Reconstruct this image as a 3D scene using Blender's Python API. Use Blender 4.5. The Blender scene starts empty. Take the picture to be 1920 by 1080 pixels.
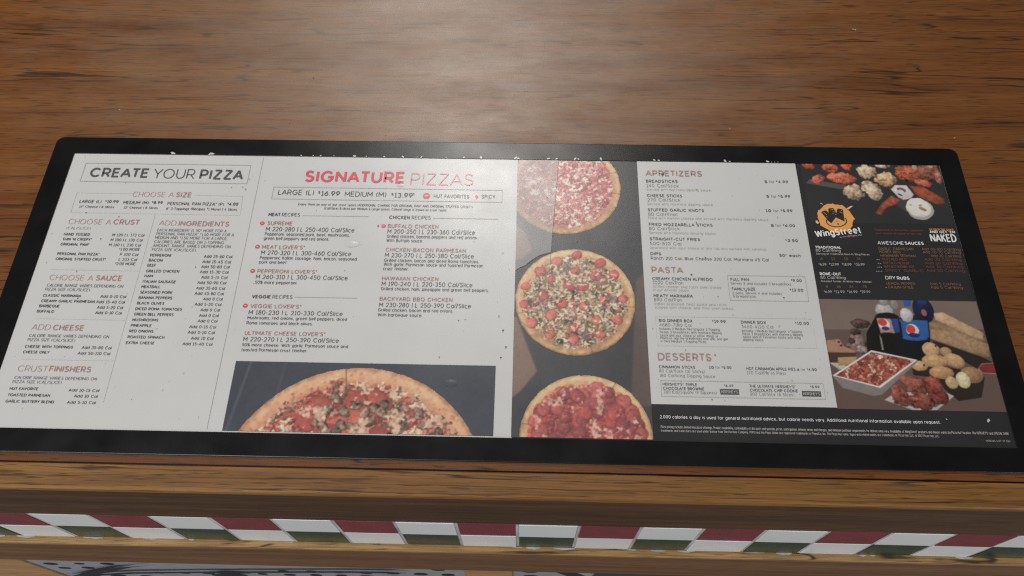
import bpy, bmesh, math, random
import numpy as np
from mathutils import Matrix, Vector

scene = bpy.context.scene
R = math.radians

# ---------------------------------------------------------------- camera
cam_data = bpy.data.cameras.new('camera')
cam = bpy.data.objects.new('camera', cam_data)
scene.collection.objects.link(cam)
cam.location = (0.4576, -0.2149, 0.6590)
cam.rotation_euler = (0.4966, 0.0091, 0.0241)
cam_data.sensor_width = 36
cam_data.lens = 1540.2 / 1920 * 36
cam_data.clip_start = 0.01
cam_data.clip_end = 50
scene.camera = cam

# ---------------------------------------------------------------- room light
world = bpy.data.worlds.new('World')
scene.world = world
world.use_nodes = True
bg = world.node_tree.nodes['Background']
bg.inputs[0].default_value = (1.0, 0.97, 0.92, 1)
bg.inputs[1].default_value = 0.07

def area(name, loc, target, sx, sy, power, colour):
    d = bpy.data.lights.new(name, 'AREA')
    d.shape = 'RECTANGLE'
    d.size, d.size_y = sx, sy
    d.energy = power
    d.color = colour
    o = bpy.data.objects.new(name, d)
    scene.collection.objects.link(o)
    o.location = loc
    v = Vector(target) - Vector(loc)
    o.rotation_euler = v.to_track_quat('-Z', 'Y').to_euler()
    return o

# long ceiling fitting beyond the counter: its mirror image is the pale sheen on wood and laminate
strip = area('ceiling_lamp_beyond', (0.23, 1.74, 1.55), (0.34, 1.68, 0), 1.25, 0.42, 22, (1.0, 0.965, 0.91))
strip.rotation_euler = (0, 0, R(114.5))
area('key_light_behind', (-0.45, -0.60, 2.2), (0.35, 0.15, 0), 1.3, 0.9, 32, (1.0, 0.98, 0.95))  # unseen key light, set behind the camera so the board doesn't mirror it
area('front_fill_left', (-1.05, -1.35, 0.20), (0.0, 0.0, -0.15), 0.6, 0.6, 13, (0.98, 0.98, 1.0))  # added low fill light for the tiles and upright faces
area('front_fill_right', (1.95, -1.35, 0.20), (0.9, 0.0, -0.15), 0.6, 0.6, 13, (0.98, 0.98, 1.0))  # its added counterpart on the right

scene.cycles.filter_width = 1.25
scene.cycles.use_denoising = False          # the denoiser smears small print and wood grain
scene.cycles.use_adaptive_sampling = False
scene.view_settings.view_transform = 'Standard'
scene.view_settings.look = 'None'
scene.view_settings.exposure = 0
scene.view_settings.gamma = 1
scene.view_settings.use_curve_mapping = False

# ---------------------------------------------------------------- helpers
def lin(c):
    c = np.asarray(c, float) / 255
    return np.where(c <= 0.04045, c / 12.92, ((c + 0.055) / 1.055) ** 2.4)

def ink_colour(c, gain=1.9):
    """reflectance of a printed colour seen at about half daylight"""
    return tuple(np.clip(lin(c) * gain, 0, 0.85))

def obj(name, verts, faces, mats, parent=None, midx=None, label=None, smooth=False):
    me = bpy.data.meshes.new(name)
    me.from_pydata([tuple(v) for v in verts], [], [tuple(f) for f in faces])
    for m in (mats if isinstance(mats, (list, tuple)) else [mats]):
        me.materials.append(m)
    if midx is not None:
        me.polygons.foreach_set('material_index', midx)
    if smooth:
        me.polygons.foreach_set('use_smooth', [True] * len(me.polygons))
    me.update()
    o = bpy.data.objects.new(name, me)
    scene.collection.objects.link(o)
    if parent:
        o.parent = parent
    if label:
        o['label'] = label
    return o

def thing(name, label, cat, loc=(0, 0, 0)):
    o = bpy.data.objects.new(name, None)
    o.empty_display_size = 0.05
    scene.collection.objects.link(o)
    o.location = loc
    o['label'] = label
    o['category'] = cat
    return o

def nodes(name):
    m = bpy.data.materials.new(name)
    m.use_nodes = True
    nt = m.node_tree
    return m, nt, nt.nodes['Principled BSDF']

def N(nt, kind, **kw):
    n = nt.nodes.new(kind)
    for k, v in kw.items():
        if k.startswith('i_'):
            n.inputs[k[2:].replace('_', ' ')].default_value = v
        else:
            setattr(n, k, v)
    return n

def ramp(nt, stops, src=None):
    r = nt.nodes.new('ShaderNodeValToRGB')
    el = r.color_ramp.elements
    while len(el) < len(stops):
        el.new(0.5)
    for e, (p, c) in zip(el, stops):
        e.position = p
        e.color = (*c, 1) if len(c) == 3 else (c[0],) * 3 + (1,)
    if src is not None:
        nt.links.new(src, r.inputs[0])
    return r

def coords(nt, scale, loc=(0, 0, 0), rot=(0, 0, 0)):
    tc = nt.nodes.new('ShaderNodeTexCoord')
    mp = nt.nodes.new('ShaderNodeMapping')
    mp.inputs['Scale'].default_value = scale
    mp.inputs['Location'].default_value = loc
    mp.inputs['Rotation'].default_value = rot
    nt.links.new(tc.outputs['Object'], mp.inputs[0])
    return mp.outputs[0]

def mix(nt, kind, fac, a, b):
    n = nt.nodes.new('ShaderNodeMix')
    n.data_type = 'RGBA'
    n.blend_type = kind
    for s, v in ((0, fac), (6, a), (7, b)):
        if hasattr(v, 'links') or hasattr(v, 'is_output'):
            nt.links.new(v, n.inputs[s])
        elif s == 0:
            n.inputs[s].default_value = v
        else:
            n.inputs[s].default_value = (*v, 1)
    return n.outputs[2]

# ---------------------------------------------------------------- materials
def wood(name, dark, mid, light, pore, grain=1.0, rough=0.38, wear_sheen=False, streak=0.8, spec=0.5, line=46, dash=(16, 90), lw=1.0):
    m, nt, b = nodes(name)
    L = nt.links.new
    # slow figure, bent by a low noise
    warp = N(nt, 'ShaderNodeTexNoise', i_Scale=1.0, i_Detail=3.0)
    L(coords(nt, (2.2, 7 * grain, 7 * grain)), warp.inputs['Vector'])
    tc = coords(nt, (1.7, 44 * grain, 44 * grain))
    add = N(nt, 'ShaderNodeMixRGB', blend_type='ADD')
    add.inputs[0].default_value = 1.0
    sc = N(nt, 'ShaderNodeVectorMath', operation='SCALE')
    sc.inputs['Scale'].default_value = 1.5
    L(warp.outputs['Color'], sc.inputs[0])
    L(tc, add.inputs[1]); L(sc.outputs[0], add.inputs[2])
    fig = N(nt, 'ShaderNodeTexNoise', i_Scale=1.0, i_Detail=6.0, i_Roughness=0.62)
    L(add.outputs[0], fig.inputs['Vector'])
    base = ramp(nt, [(0.30, dark), (0.5, mid), (0.72, light)], fig.outputs['Fac'])
    # fine fibre
    fib = N(nt, 'ShaderNodeTexNoise', i_Scale=1.0, i_Detail=4.0, i_Roughness=0.7)
    L(coords(nt, (22, 640 * grain, 640 * grain)), fib.inputs['Vector'])
    fr = ramp(nt, [(0.3, (0.58,)), (0.7, (1.34,))], fib.outputs['Fac'])
    c = mix(nt, 'MULTIPLY', 0.8, base.outputs[0], fr.outputs[0])
    # dark wavy grain lines
    tw = coords(nt, (0.9, line, line))
    add2 = N(nt, 'ShaderNodeMixRGB', blend_type='ADD')
    add2.inputs[0].default_value = 1.0
    sc2 = N(nt, 'ShaderNodeVectorMath', operation='SCALE')
    sc2.inputs['Scale'].default_value = 2.6
    L(warp.outputs['Color'], sc2.inputs[0])
    L(tw, add2.inputs[1]); L(sc2.outputs[0], add2.inputs[2])
    ln = N(nt, 'ShaderNodeTexNoise', i_Scale=1.0, i_Detail=2.0)
    L(add2.outputs[0], ln.inputs['Vector'])
    lr = ramp(nt, [(0.5 - .020 * lw, (0,)), (0.5 - .005 * lw, (1,)), (0.5 + .005 * lw, (1,)), (0.5 + .020 * lw, (0,))], ln.outputs['Fac'])
    brk = N(nt, 'ShaderNodeTexNoise', i_Scale=1.0, i_Detail=3.0)
    L(coords(nt, (dash[0], dash[1], dash[1]), (3, 1, 2)), brk.inputs['Vector'])
    br = ramp(nt, [(0.44, (0,)), (0.54, (1,))], brk.outputs['Fac'])
    mm_ = N(nt, 'ShaderNodeMath', operation='MULTIPLY')
    L(lr.outputs[0], mm_.inputs[0]); L(br.outputs[0], mm_.inputs[1])
    m2 = N(nt, 'ShaderNodeMath', operation='MULTIPLY')
    L(mm_.outputs[0], m2.inputs[0]); m2.inputs[1].default_value = streak
    c = mix(nt, 'MIX', m2.outputs[0], c, pore)
    # short pores
    po = N(nt, 'ShaderNodeTexNoise', i_Scale=1.0, i_Detail=1.0)
    L(coords(nt, (38, 620 * grain, 620 * grain), (7, 5, 1)), po.inputs['Vector'])
    pr = ramp(nt, [(0.62, (0,)), (0.70, (0.8,))], po.outputs['Fac'])
    c = mix(nt, 'MIX', pr.outputs[0], c, pore)
    rv = N(nt, 'ShaderNodeTexNoise', i_Scale=1.0, i_Detail=5.0, i_Roughness=0.65)
    L(coords(nt, (6, 14, 14)), rv.inputs['Vector'])
    if wear_sheen:
        # cloudy worn patch whose pale tint and extra gloss also paint in the lamp sheen
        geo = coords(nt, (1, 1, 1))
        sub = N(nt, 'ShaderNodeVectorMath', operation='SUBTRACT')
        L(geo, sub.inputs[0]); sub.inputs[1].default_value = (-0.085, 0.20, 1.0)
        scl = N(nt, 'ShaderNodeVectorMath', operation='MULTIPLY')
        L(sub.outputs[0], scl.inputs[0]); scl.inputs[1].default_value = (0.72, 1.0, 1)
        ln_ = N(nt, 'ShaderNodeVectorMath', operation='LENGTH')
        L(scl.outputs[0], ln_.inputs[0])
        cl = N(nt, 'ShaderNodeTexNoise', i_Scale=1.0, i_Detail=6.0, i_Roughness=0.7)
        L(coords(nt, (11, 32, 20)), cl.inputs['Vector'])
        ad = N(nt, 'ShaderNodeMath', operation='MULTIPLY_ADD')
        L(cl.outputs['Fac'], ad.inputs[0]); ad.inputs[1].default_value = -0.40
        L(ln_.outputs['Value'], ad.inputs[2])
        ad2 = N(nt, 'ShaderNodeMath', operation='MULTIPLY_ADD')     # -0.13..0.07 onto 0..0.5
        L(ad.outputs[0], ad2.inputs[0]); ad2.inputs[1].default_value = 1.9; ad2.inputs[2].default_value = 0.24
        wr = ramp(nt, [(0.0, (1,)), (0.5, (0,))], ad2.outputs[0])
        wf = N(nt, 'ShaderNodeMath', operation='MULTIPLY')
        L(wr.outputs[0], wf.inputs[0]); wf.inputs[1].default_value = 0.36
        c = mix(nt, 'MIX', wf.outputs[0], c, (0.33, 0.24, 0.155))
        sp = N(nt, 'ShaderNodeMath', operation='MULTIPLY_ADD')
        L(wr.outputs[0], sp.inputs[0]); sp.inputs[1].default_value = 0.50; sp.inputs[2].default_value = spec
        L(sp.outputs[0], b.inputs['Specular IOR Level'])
    rr = ramp(nt, [(0.3, (rough - 0.05,)), (0.7, (rough + 0.09,))], rv.outputs['Fac'])
    if wear_sheen:
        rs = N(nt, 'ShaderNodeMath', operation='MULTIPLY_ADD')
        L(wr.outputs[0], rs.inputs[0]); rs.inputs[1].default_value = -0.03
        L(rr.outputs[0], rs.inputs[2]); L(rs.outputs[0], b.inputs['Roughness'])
    else:
        L(rr.outputs[0], b.inputs['Roughness'])
    L(c, b.inputs['Base Color'])
    if not wear_sheen:
        b.inputs['Specular IOR Level'].default_value = spec
    bp = N(nt, 'ShaderNodeBump', i_Strength=0.12, i_Distance=0.0006)
    L(fib.outputs['Fac'], bp.inputs['Height'])
    L(bp.outputs[0], b.inputs['Normal'])
    return m

PRINT_ROUGH = 0.31
def print_finish(nt, b):
    """the laminate over every printed area: one gloss, slightly wavy and smeared"""
    n1 = N(nt, 'ShaderNodeTexNoise', i_Scale=14.0, i_Detail=5.0, i_Roughness=0.6)
    nt.links.new(coords(nt, (1, 1, 1)), n1.inputs['Vector'])
    r = ramp(nt, [(0.3, (PRINT_ROUGH - 0.05,)), (0.7, (PRINT_ROUGH + 0.08,))], n1.outputs['Fac'])
    nt.links.new(r.outputs[0], b.inputs['Roughness'])
    b.inputs['Specular IOR Level'].default_value = 0.66

def flat(name, col, dirt=0.0):
    m, nt, b = nodes(name)
    if dirt:
        n = N(nt, 'ShaderNodeTexNoise', i_Scale=9.0, i_Detail=7.0, i_Roughness=0.65)
        nt.links.new(coords(nt, (1, 1, 1)), n.inputs['Vector'])
        lo = tuple(v * (1 - dirt) for v in col)
        r = ramp(nt, [(0.32, lo), (0.62, col)], n.outputs['Fac'])
        nt.links.new(r.outputs[0], b.inputs['Base Color'])
    else:
        b.inputs['Base Color'].default_value = (*col, 1)
    print_finish(nt, b)
    return m

def attr_mat(name):
    m, nt, b = nodes(name)
    a = N(nt, 'ShaderNodeAttribute', attribute_name='Print')
    nt.links.new(a.outputs['Color'], b.inputs['Base Color'])
    print_finish(nt, b)
    return m

M_TOP = wood('walnut laminate', (0.122, 0.039, 0.009), (0.176, 0.061, 0.014), (0.224, 0.086, 0.021), (0.032, 0.013, 0.005), rough=0.46, wear_sheen=True, spec=0.42, line=60, lw=.8, dash=(9, 80), streak=.92)
M_OAK = wood('oak edging', (0.185, 0.084, 0.023), (0.265, 0.128, 0.035), (0.34, 0.176, 0.055), (0.055, 0.024, 0.010), grain=1.5, rough=0.5, streak=1.0, line=120, dash=(9, 160), lw=1.5, spec=0.35)
M_TRIM = wood('stained trim', (0.13, 0.060, 0.026), (0.185, 0.090, 0.040), (0.24, 0.122, 0.055), (0.075, 0.034, 0.016), grain=1.3, rough=0.4, streak=0.4)
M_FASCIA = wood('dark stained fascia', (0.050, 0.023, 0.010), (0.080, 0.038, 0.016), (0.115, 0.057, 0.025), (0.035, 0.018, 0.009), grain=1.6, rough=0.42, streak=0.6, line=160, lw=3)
M_STILE = wood('pale maple stile', (0.38, 0.21, 0.085), (0.46, 0.26, 0.11), (0.52, 0.31, 0.14), (0.26, 0.13, 0.05), grain=0.8, rough=0.4, streak=0.25)

PAL = dict(ink=(66, 66, 68), darkgrey=(92, 90, 90), grey=(126, 122, 120), rose=(130, 104, 96), rosegrey=(138, 118, 110),
           red=(164, 62, 71), pink=(184, 112, 118), white=(205, 203, 200), dimwhite=(140, 138, 136), dimgold=(100, 80, 58),
           dimred=(92, 58, 52), gold=(165, 118, 52))
M_INK = {k: flat('ink ' + k, ink_colour(v)) for k, v in PAL.items()}
M_PAPER = flat('white print paper', (0.665, 0.67, 0.668), 0.05)
M_DARK = flat('charcoal print', ink_colour((45, 45, 48), 1.15), 0.12)
M_LINE = flat('hairline grey', ink_colour((130, 126, 122)))
M_FAINT = flat('hairline faint', ink_colour((152, 150, 147)))
M_PRINT = attr_mat('printed photograph')
m, nt, b = nodes('black vinyl border')
n = N(nt, 'ShaderNodeTexNoise', i_Scale=22.0, i_Detail=6.0)
nt.links.new(coords(nt, (1, 1, 1)), n.inputs['Vector'])
r = ramp(nt, [(0.3, (0.004, 0.004, 0.005)), (0.75, (0.008, 0.008, 0.009))], n.outputs['Fac'])
nt.links.new(r.outputs[0], b.inputs['Base Color'])
b.inputs['Specular IOR Level'].default_value = 0.42
r = ramp(nt, [(0.3, (0.25,)), (0.7, (0.33,))], n.outputs['Fac'])
nt.links.new(r.outputs[0], b.inputs['Roughness'])
M_BORDER = m

# ---------------------------------------------------------------- counter
counter = thing('service_counter', 'wood grain counter with an oak edge above a checked tile band', 'counter', (0.43, 0.25, -1.0))
OFF = Vector((-0.43, -0.25, 1.0))

def box(name, x0, x1, y0, y1, z0, z1, mat, parent, bev=0.0, label=None):
    bm = bmesh.new()
    bmesh.ops.create_cube(bm, size=1)
    for v in bm.verts:
        v.co = Vector((x0 + (v.co.x + .5) * (x1 - x0), y0 + (v.co.y + .5) * (y1 - y0), z0 + (v.co.z + .5) * (z1 - z0))) 
    if bev:
        bmesh.ops.bevel(bm, geom=bm.edges[:], offset=bev, segments=3, profile=0.5, affect='EDGES')
    if parent is counter:
        bmesh.ops.translate(bm, verts=bm.verts, vec=OFF)
    me = bpy.data.meshes.new(name)
    bm.to_mesh(me); bm.free()
    me.materials.append(mat)
    o = bpy.data.objects.new(name, me)
    scene.collection.objects.link(o)
    o.parent = parent
    if label:
        o['label'] = label
    return o

XA, XB = -0.75, 1.65
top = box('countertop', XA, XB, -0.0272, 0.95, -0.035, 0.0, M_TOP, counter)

def sweep(name, prof, x0, x1, mat, parent, n=60, wob=0.0, seed=1):
    """profile (y, z) carried along the counter's length"""
    rnd = random.Random(seed)
    V, F = [], []
    k = len(prof)
    ph = [rnd.uniform(0, 6.28) for _ in range(k)]
    for i in range(n + 1):
        x = x0 + (x1 - x0) * i / n
        for j, (y, z) in enumerate(prof):
            d = wob * (math.sin(x * 23 + ph[j]) + 0.6 * math.sin(x * 61 + 2 * ph[j]))
            V.append(Vector((x, y + d, z)) + OFF)
    for i in range(n):
        for j in range(k):
            a, b_ = i * k + j, i * k + (j + 1) % k
            F.append((a, b_, b_ + k, a + k))
    F.append(tuple(range(k))[::-1]); F.append(tuple(n * k + j for j in range(k)))
    return obj(name, V, F, mat, parent)

# oak edging: flat top, eased corner, upright face
prof = [(-0.0284, -0.034), (-0.0284, -0.0012), (-0.0292, -0.0004)]
prof += [(-0.0472 - 0.0022 * math.sin(R(a)), -0.0004 - 0.0022 * (1 - math.cos(R(a)))) for a in range(0, 91, 15)]
prof += [(-0.0494, -0.0080), (-0.0292, -0.0080)]
prof[0] = (-0.0284, -0.0080)
edge = sweep('edge_moulding', prof, XA, XB, M_OAK, counter, n=40)
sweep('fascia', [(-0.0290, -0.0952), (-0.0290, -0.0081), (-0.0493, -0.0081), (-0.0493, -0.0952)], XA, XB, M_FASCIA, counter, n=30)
box('seam_strip', XA, XB, -0.0283, -0.0273, -0.03, -0.0018, M_BORDER, counter)

# tile band: two rows, red and green checks among white
def gloss(name, col, rough, var=0.0):
    m, nt, b = nodes(name)
    n = N(nt, 'ShaderNodeTexNoise', i_Scale=40.0, i_Detail=4.0)
    nt.links.new(coords(nt, (1, 1, 1)), n.inputs['Vector'])
    r = ramp(nt, [(0.35, tuple(v * (1 - var) for v in col)), (0.65, col)], n.outputs['Fac'])
    nt.links.new(r.outputs[0], b.inputs['Base Color'])
    b.inputs['Roughness'].default_value = rough
    b.inputs['Specular IOR Level'].default_value = 0.35
    return m
M_TW = gloss('white glazed tile', (0.80, 0.83, 0.82), 0.2, 0.04)
M_TR = gloss('red glazed tile', (0.24, 0.034, 0.050), 0.2, 0.25)
M_TG = gloss('green glazed tile', (0.020, 0.060, 0.040), 0.25, 0.35)
M_GROUT = gloss('grey grout', (0.50, 0.49, 0.48), 0.8, 0.35)
bm = bmesh.new()
P0, X0 = 0.05613, 0.0025
ZT, ZB = -0.0962, -0.1934
rnd = random.Random(4)
for i in range(-15, 31):
    for row in (0, 1):
        xa, xb = X0 + (i - 1) * P0 + 0.0016, X0 + i * P0 - 0.0016
        za = ZT - row * 0.0489
        zb = za - 0.0484
        r = bmesh.ops.create_cube(bm, size=1)
        yf = -0.0497 + rnd.uniform(-0.0003, 0.0003)
        for v in r['verts']:
            v.co = Vector((xa + (v.co.x + .5) * (xb - xa), yf + (v.co.y + .5) * 0.006, zb + (v.co.z + .5) * (za - zb))) + OFF
        es = list({e for v in r['verts'] for e in v.link_edges})
        fs0 = set(bm.faces)
        bmesh.ops.bevel(bm, geom=es, offset=0.0004, segments=2, profile=0.5, affect='EDGES')
        odd = i % 2 == 0
        mi = (1 if odd else 0) if row == 0 else (0 if odd else 2)
        cx = (xa + xb) / 2 + OFF.x
        for f in bm.faces:
            c_ = f.calc_center_median()
            if abs(c_.x - cx) < P0 / 2 and zb + OFF.z - .0005 < c_.z < za + OFF.z + .0005:
                f.material_index = mi
me = bpy.data.meshes.new('tile_band')
bm.to_mesh(me); bm.free()
for q in (M_TW, M_TR, M_TG):
    me.materials.append(q)
tiles = bpy.data.objects.new('tile_band', me)
scene.collection.objects.link(tiles)
tiles.parent = counter
box('grout', XA, XB, -0.0491, -0.0450, -0.1945, -0.0955, M_GROUT, counter).parent = tiles
tiles.children[0].matrix_parent_inverse = Matrix()
# lower trim with a rough top
M_ROUGH = wood('raw oak ledge', (0.20, 0.105, 0.035), (0.31, 0.175, 0.062), (0.44, 0.27, 0.11), (0.06, 0.03, 0.012), grain=2.2, rough=0.7, streak=1.0)
sweep('ledge', [(-0.0445, -0.2012), (-0.0445, -0.1946), (-0.0552, -0.1950), (-0.0562, -0.1962), (-0.0562, -0.2012)], XA, XB, M_ROUGH, counter, n=160, wob=0.00025, seed=3)
sweep('trim_rail', [(-0.0445, -0.2990), (-0.0445, -0.2014), (-0.0558, -0.2014), (-0.0563, -0.2022), (-0.0563, -0.2984), (-0.0557, -0.2990)], XA, XB, M_TRIM, counter, n=30)
# crumbs of old caulk along the foot of the tiles
V, F = [], []
rnd = random.Random(8)
x = XA
while x < XB:
    L_ = rnd.uniform(0.004, 0.022)
    if rnd.random() < 0.42:
        d, h = rnd.uniform(0.0008, 0.0026), rnd.uniform(0.0006, 0.002)
        a0 = len(V)
        n_ = 5
        for i in range(n_ + 1):
            t = i / n_
            w_ = math.sin(math.pi * min(max(t, .06), .94)) ** .5 * rnd.uniform(.6, 1)
            for (yy, zz) in ((-0.0498, -0.1945), (-0.0498, -0.1945 + h * w_), (-0.0498 - d * w_, -0.1945)):
                V.append(Vector((x + L_ * t, yy, zz)) + OFF)
        for i in range(n_):
            a = a0 + 3 * i
            F += [(a + 1, a + 2, a + 5, a + 4)]
    x += L_ + rnd.uniform(0.0, 0.02)
obj('caulk', V, F, gloss('old caulk', (0.48, 0.45, 0.40), 0.7, 0.4), counter)

# carcass and framed panels under the trim
box('carcass', XA + 0.01, XB - 0.01, -0.0440, 0.94, -1.0, -0.0355, M_TRIM, counter)
for xa, xb in ((-0.36, -0.1297), (0.3897, 0.4451), (0.6885, 0.7510), (1.31, 1.37)):
    box('stile', xa, xb, -0.0520, -0.0442, -0.99, -0.2995, M_STILE, counter, 0.0012)
M_PANEL = gloss('grey decorated panel', (0.36, 0.37, 0.40), 0.35, 0.12)
M_NAVY = gloss('navy marking', (0.025, 0.030, 0.045), 0.35, 0.2)
M_BLUE = gloss('slate blue marking', (0.055, 0.060, 0.085), 0.35, 0.2)
M_PALE = gloss('pale marking', (0.42, 0.43, 0.44), 0.35, 0.1)

def wallpoly(name, polys, parent, y=-0.0502):
    V, F, mi = [], [], []
    for k, (P_, q) in enumerate(polys):
        a = len(V)
        V += [Vector((px_ / 1000, y - 0.00002 * k, pz / 1000)) + OFF for px_, pz in P_]
        F.append(tuple(range(a, a + len(P_)))); mi.append(q)
    return obj(name, V, F, [M_NAVY, M_BLUE, M_PALE], parent, mi)
pa = box('front_panel', -0.1295, 0.3895, -0.0498, -0.0443, -0.98, -0.2996, M_PANEL, counter, label='grey front panel with black spots and a long dark swoosh')
pb = box('front_panel', 0.4453, 0.6883, -0.0498, -0.0443, -0.98, -0.2996, M_PANEL, counter, label='grey front panel with a broad slate blue band')
def ell(cx, cz, rx, rz, n=18, rot=0.0):
    return [(cx + rx * math.cos(t) * math.cos(rot) - rz * math.sin(t) * math.sin(rot), cz + rx * math.cos(t) * math.sin(rot) + rz * math.sin(t) * math.cos(rot)) for t in [6.2832 * i / n for i in range(n)]]
polys = []
rnd = random.Random(2)
for (dx, dz) in [(-109.0, -359.3), (-71.5, -353.6), (-36.2, -349.9), (-105.2, -386.7), (-73.7, -380.9), (4.2, -406.1), (37.7, -401.7), (67.7, -399.6), (-98.7, -441.6), (-63.0, -435.1), (136.6, -396.4), (170.2, -397.4), (202.5, -371.4), (202.8, -395.3), (235.1, -369.4), (234.6, -393.1), (268.9, -369.4), (301.9, -368.9), (334.7, -369.0), (367.6, -370.1), (358.7, -335.0), (168.1, -373.2), (265.7, -394.2), (300.8, -395.3), (334.2, -396.4)]:
    polys.append((ell(dx, dz, 7.6 * rnd.uniform(.8, 1.15), 6.0 * rnd.uniform(.8, 1.2)), 0))
for iz in range(1, 10):
    for ix in range(-2, 13):
        polys.append((ell(ix * 32.8 - 24 + rnd.uniform(-3, 3), -393 - 26 * iz - (18 if ix < 4 else 0) + rnd.uniform(-3, 3), 7.5 * rnd.uniform(.8, 1.15), 6 * rnd.uniform(.8, 1.15)), 0))
polys.append(([(-119.0, -429.7), (-84.7, -419.0), (-5.0, -349.0), (28.3, -330.7), (-37.3, -359.7), (-86.9, -399.6)], 0))
ctr = [(-119.0, -427.9, 1.5), (-90.1, -417.9, 5), (-21.5, -391.0, 5.5), (67.1, -373.7, 5), (137.1, -363.0, 5.5), (237.3, -347.9, 5.5), (298.6, -343.6, 6), (321.3, -344.7, 1)]
polys.append(([(x_, z_ + w_) for x_, z_, w_ in ctr] + [(x_, z_ - w_) for x_, z_, w_ in reversed(ctr)], 0))
polys.append((ell(98.3, -389.9, 23, 13, 20, 0.15), 0))
wallpoly('marking', polys, pa)
wallpoly('marking', [([(541.0, -325.3), (687.4, -325.3), (687.4, -804.5), (567.9, -804.5), (537.7, -373.7)], 1), ([(488.2, -322.1), (516.2, -332.8), (529.1, -351.1), (567.9, -503.0), (535.6, -503.0), (511.9, -363.0)], 0), ([(517.3, -328.5), (532.3, -328.5), (541.0, -346.8), (529.1, -351.1)], 2), (ell(465.6, -335.0, 9, 7), 0), (ell(466.6, -366.2, 9, 7), 0), ([(612.0, -322.1), (687.4, -322.1), (687.4, -329.6), (612.0, -329.6)], 0)], pb)

# ---------------------------------------------------------------- menu wording, millimetres on the sheet: text, x, y, width, cap height, weight, ink
TEXT = []
for row in (
    ('CREATE', 22.1, 257.7, 58.4, 11.68, 0.22, 'ink'),
    ('YOUR', 85.9, 257.2, 40.7, 11.98, 0.09, 'ink'),
    ('PIZZA', 131.7, 256.8, 42.4, 12.28, 0.22, 'ink'),
    ('CHOOSE A', 70.7, 235.2, 40.0, 5.97, 0.09, 'rosegrey'),
    ('SIZE', 113.3, 235.3, 15.1, 5.97, 0.2, 'rose'),
    ('CHOOSE A', 16.8, 202.6, 40.7, 6.05, 0.09, 'rosegrey'),
    ('CRUST', 60.0, 202.8, 24.9, 6.05, 0.2, 'rose'),
    ('ADD', 104.7, 202.7, 16.1, 5.74, 0.09, 'rosegrey'),
    ('INGREDIENTS', 123.1, 202.4, 48.4, 5.73, 0.2, 'rose'),
    ('CHOOSE A', 16.5, 141.3, 40.2, 5.89, 0.09, 'rosegrey'),
    ('SAUCE', 59.6, 141.5, 24.2, 5.89, 0.2, 'rose'),
    ('ADD', 15.9, 90.6, 16.5, 5.65, 0.09, 'rosegrey'),
    ('CHEESE', 34.6, 90.5, 27.7, 5.65, 0.2, 'rose'),
    ('CRUST', 15.4, 50.7, 25.8, 5.74, 0.09, 'rosegrey'),
    ('FINISHERS', 43.0, 50.8, 36.5, 5.73, 0.2, 'rose'),
): TEXT.append(('create', 'heading') + row)
for row in (
    ('LARGE (L)', 21.0, 227.0, 21.2, 3.74, 0.17, 'ink'),
    ('$10.99', 45.8, 227.4, 13.1, 3.42, 0.25, 'ink'),
    ('MEDIUM (M)', 63.9, 226.5, 24.6, 3.73, 0.17, 'ink'),
    ('$8.99', 91.6, 227.0, 10.7, 3.42, 0.25, 'ink'),
    ('PERSONAL PAN PIZZA® (P)', 107.2, 226.0, 55.0, 3.72, 0.17, 'ink'),
    ('$4.00', 165.3, 226.4, 10.7, 3.72, 0.25, 'ink'),
    ('14" Cheese | 8 Slices', 22.2, 221.4, 34.1, 2.78, 0.17, 'ink'),
    ('12" Cheese | 8 Slices', 65.7, 221.1, 33.2, 2.78, 0.17, 'ink'),
    ('6" 3-Toppings (Recipes $1 More) | 4 Slices', 107.2, 220.4, 69.0, 3.08, 0.17, 'ink'),
): TEXT.append(('create', 'price_list') + row)
for row in (
    ('(CAL/SLICE)', 16.6, 196.7, 23.2, 3.0, 0.125, 'grey'),
    ('EACH INGREDIENT IS 50¢ MORE FOR A', 104.3, 195.8, 66.2, 3.29, 0.125, 'darkgrey'),
    ('PERSONAL PAN PIZZA® $1.50 MORE FOR A', 104.4, 191.6, 74.0, 3.27, 0.125, 'darkgrey'),
    ('MEDIUM AND $1.50 MORE FOR A LARGE.', 104.1, 187.4, 69.1, 3.26, 0.125, 'darkgrey'),
    ('CALORIES ARE BASED ON 1-TOPPING', 104.3, 182.8, 66.2, 3.24, 0.125, 'darkgrey'),
    ('AMOUNT. RANGE VARIES DEPENDING ON', 104.3, 178.5, 73.4, 3.22, 0.125, 'darkgrey'),
    ('PIZZA SIZE (CAL/SLICE).', 104.3, 174.2, 42.1, 3.2, 0.125, 'darkgrey'),
    ('CALORIE RANGE VARIES DEPENDING ON', 16.4, 134.4, 70.5, 3.19, 0.125, 'darkgrey'),
    ('PIZZA SIZE (CAL/SLICE).', 16.0, 130.2, 42.0, 3.18, 0.125, 'darkgrey'),
    ('CALORIE RANGE VARIES DEPENDING ON', 15.5, 83.6, 71.6, 2.99, 0.125, 'darkgrey'),
    ('PIZZA SIZE (CAL/SLICE)', 15.4, 79.5, 42.4, 2.97, 0.125, 'darkgrey'),
    ('CALORIE RANGE VARIES DEPENDING ON', 15.0, 43.6, 71.8, 2.84, 0.125, 'darkgrey'),
    ('PIZZA SIZE (CAL/SLICE)', 14.6, 39.7, 42.7, 2.82, 0.125, 'darkgrey'),
): TEXT.append(('create', 'note') + row)
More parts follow.
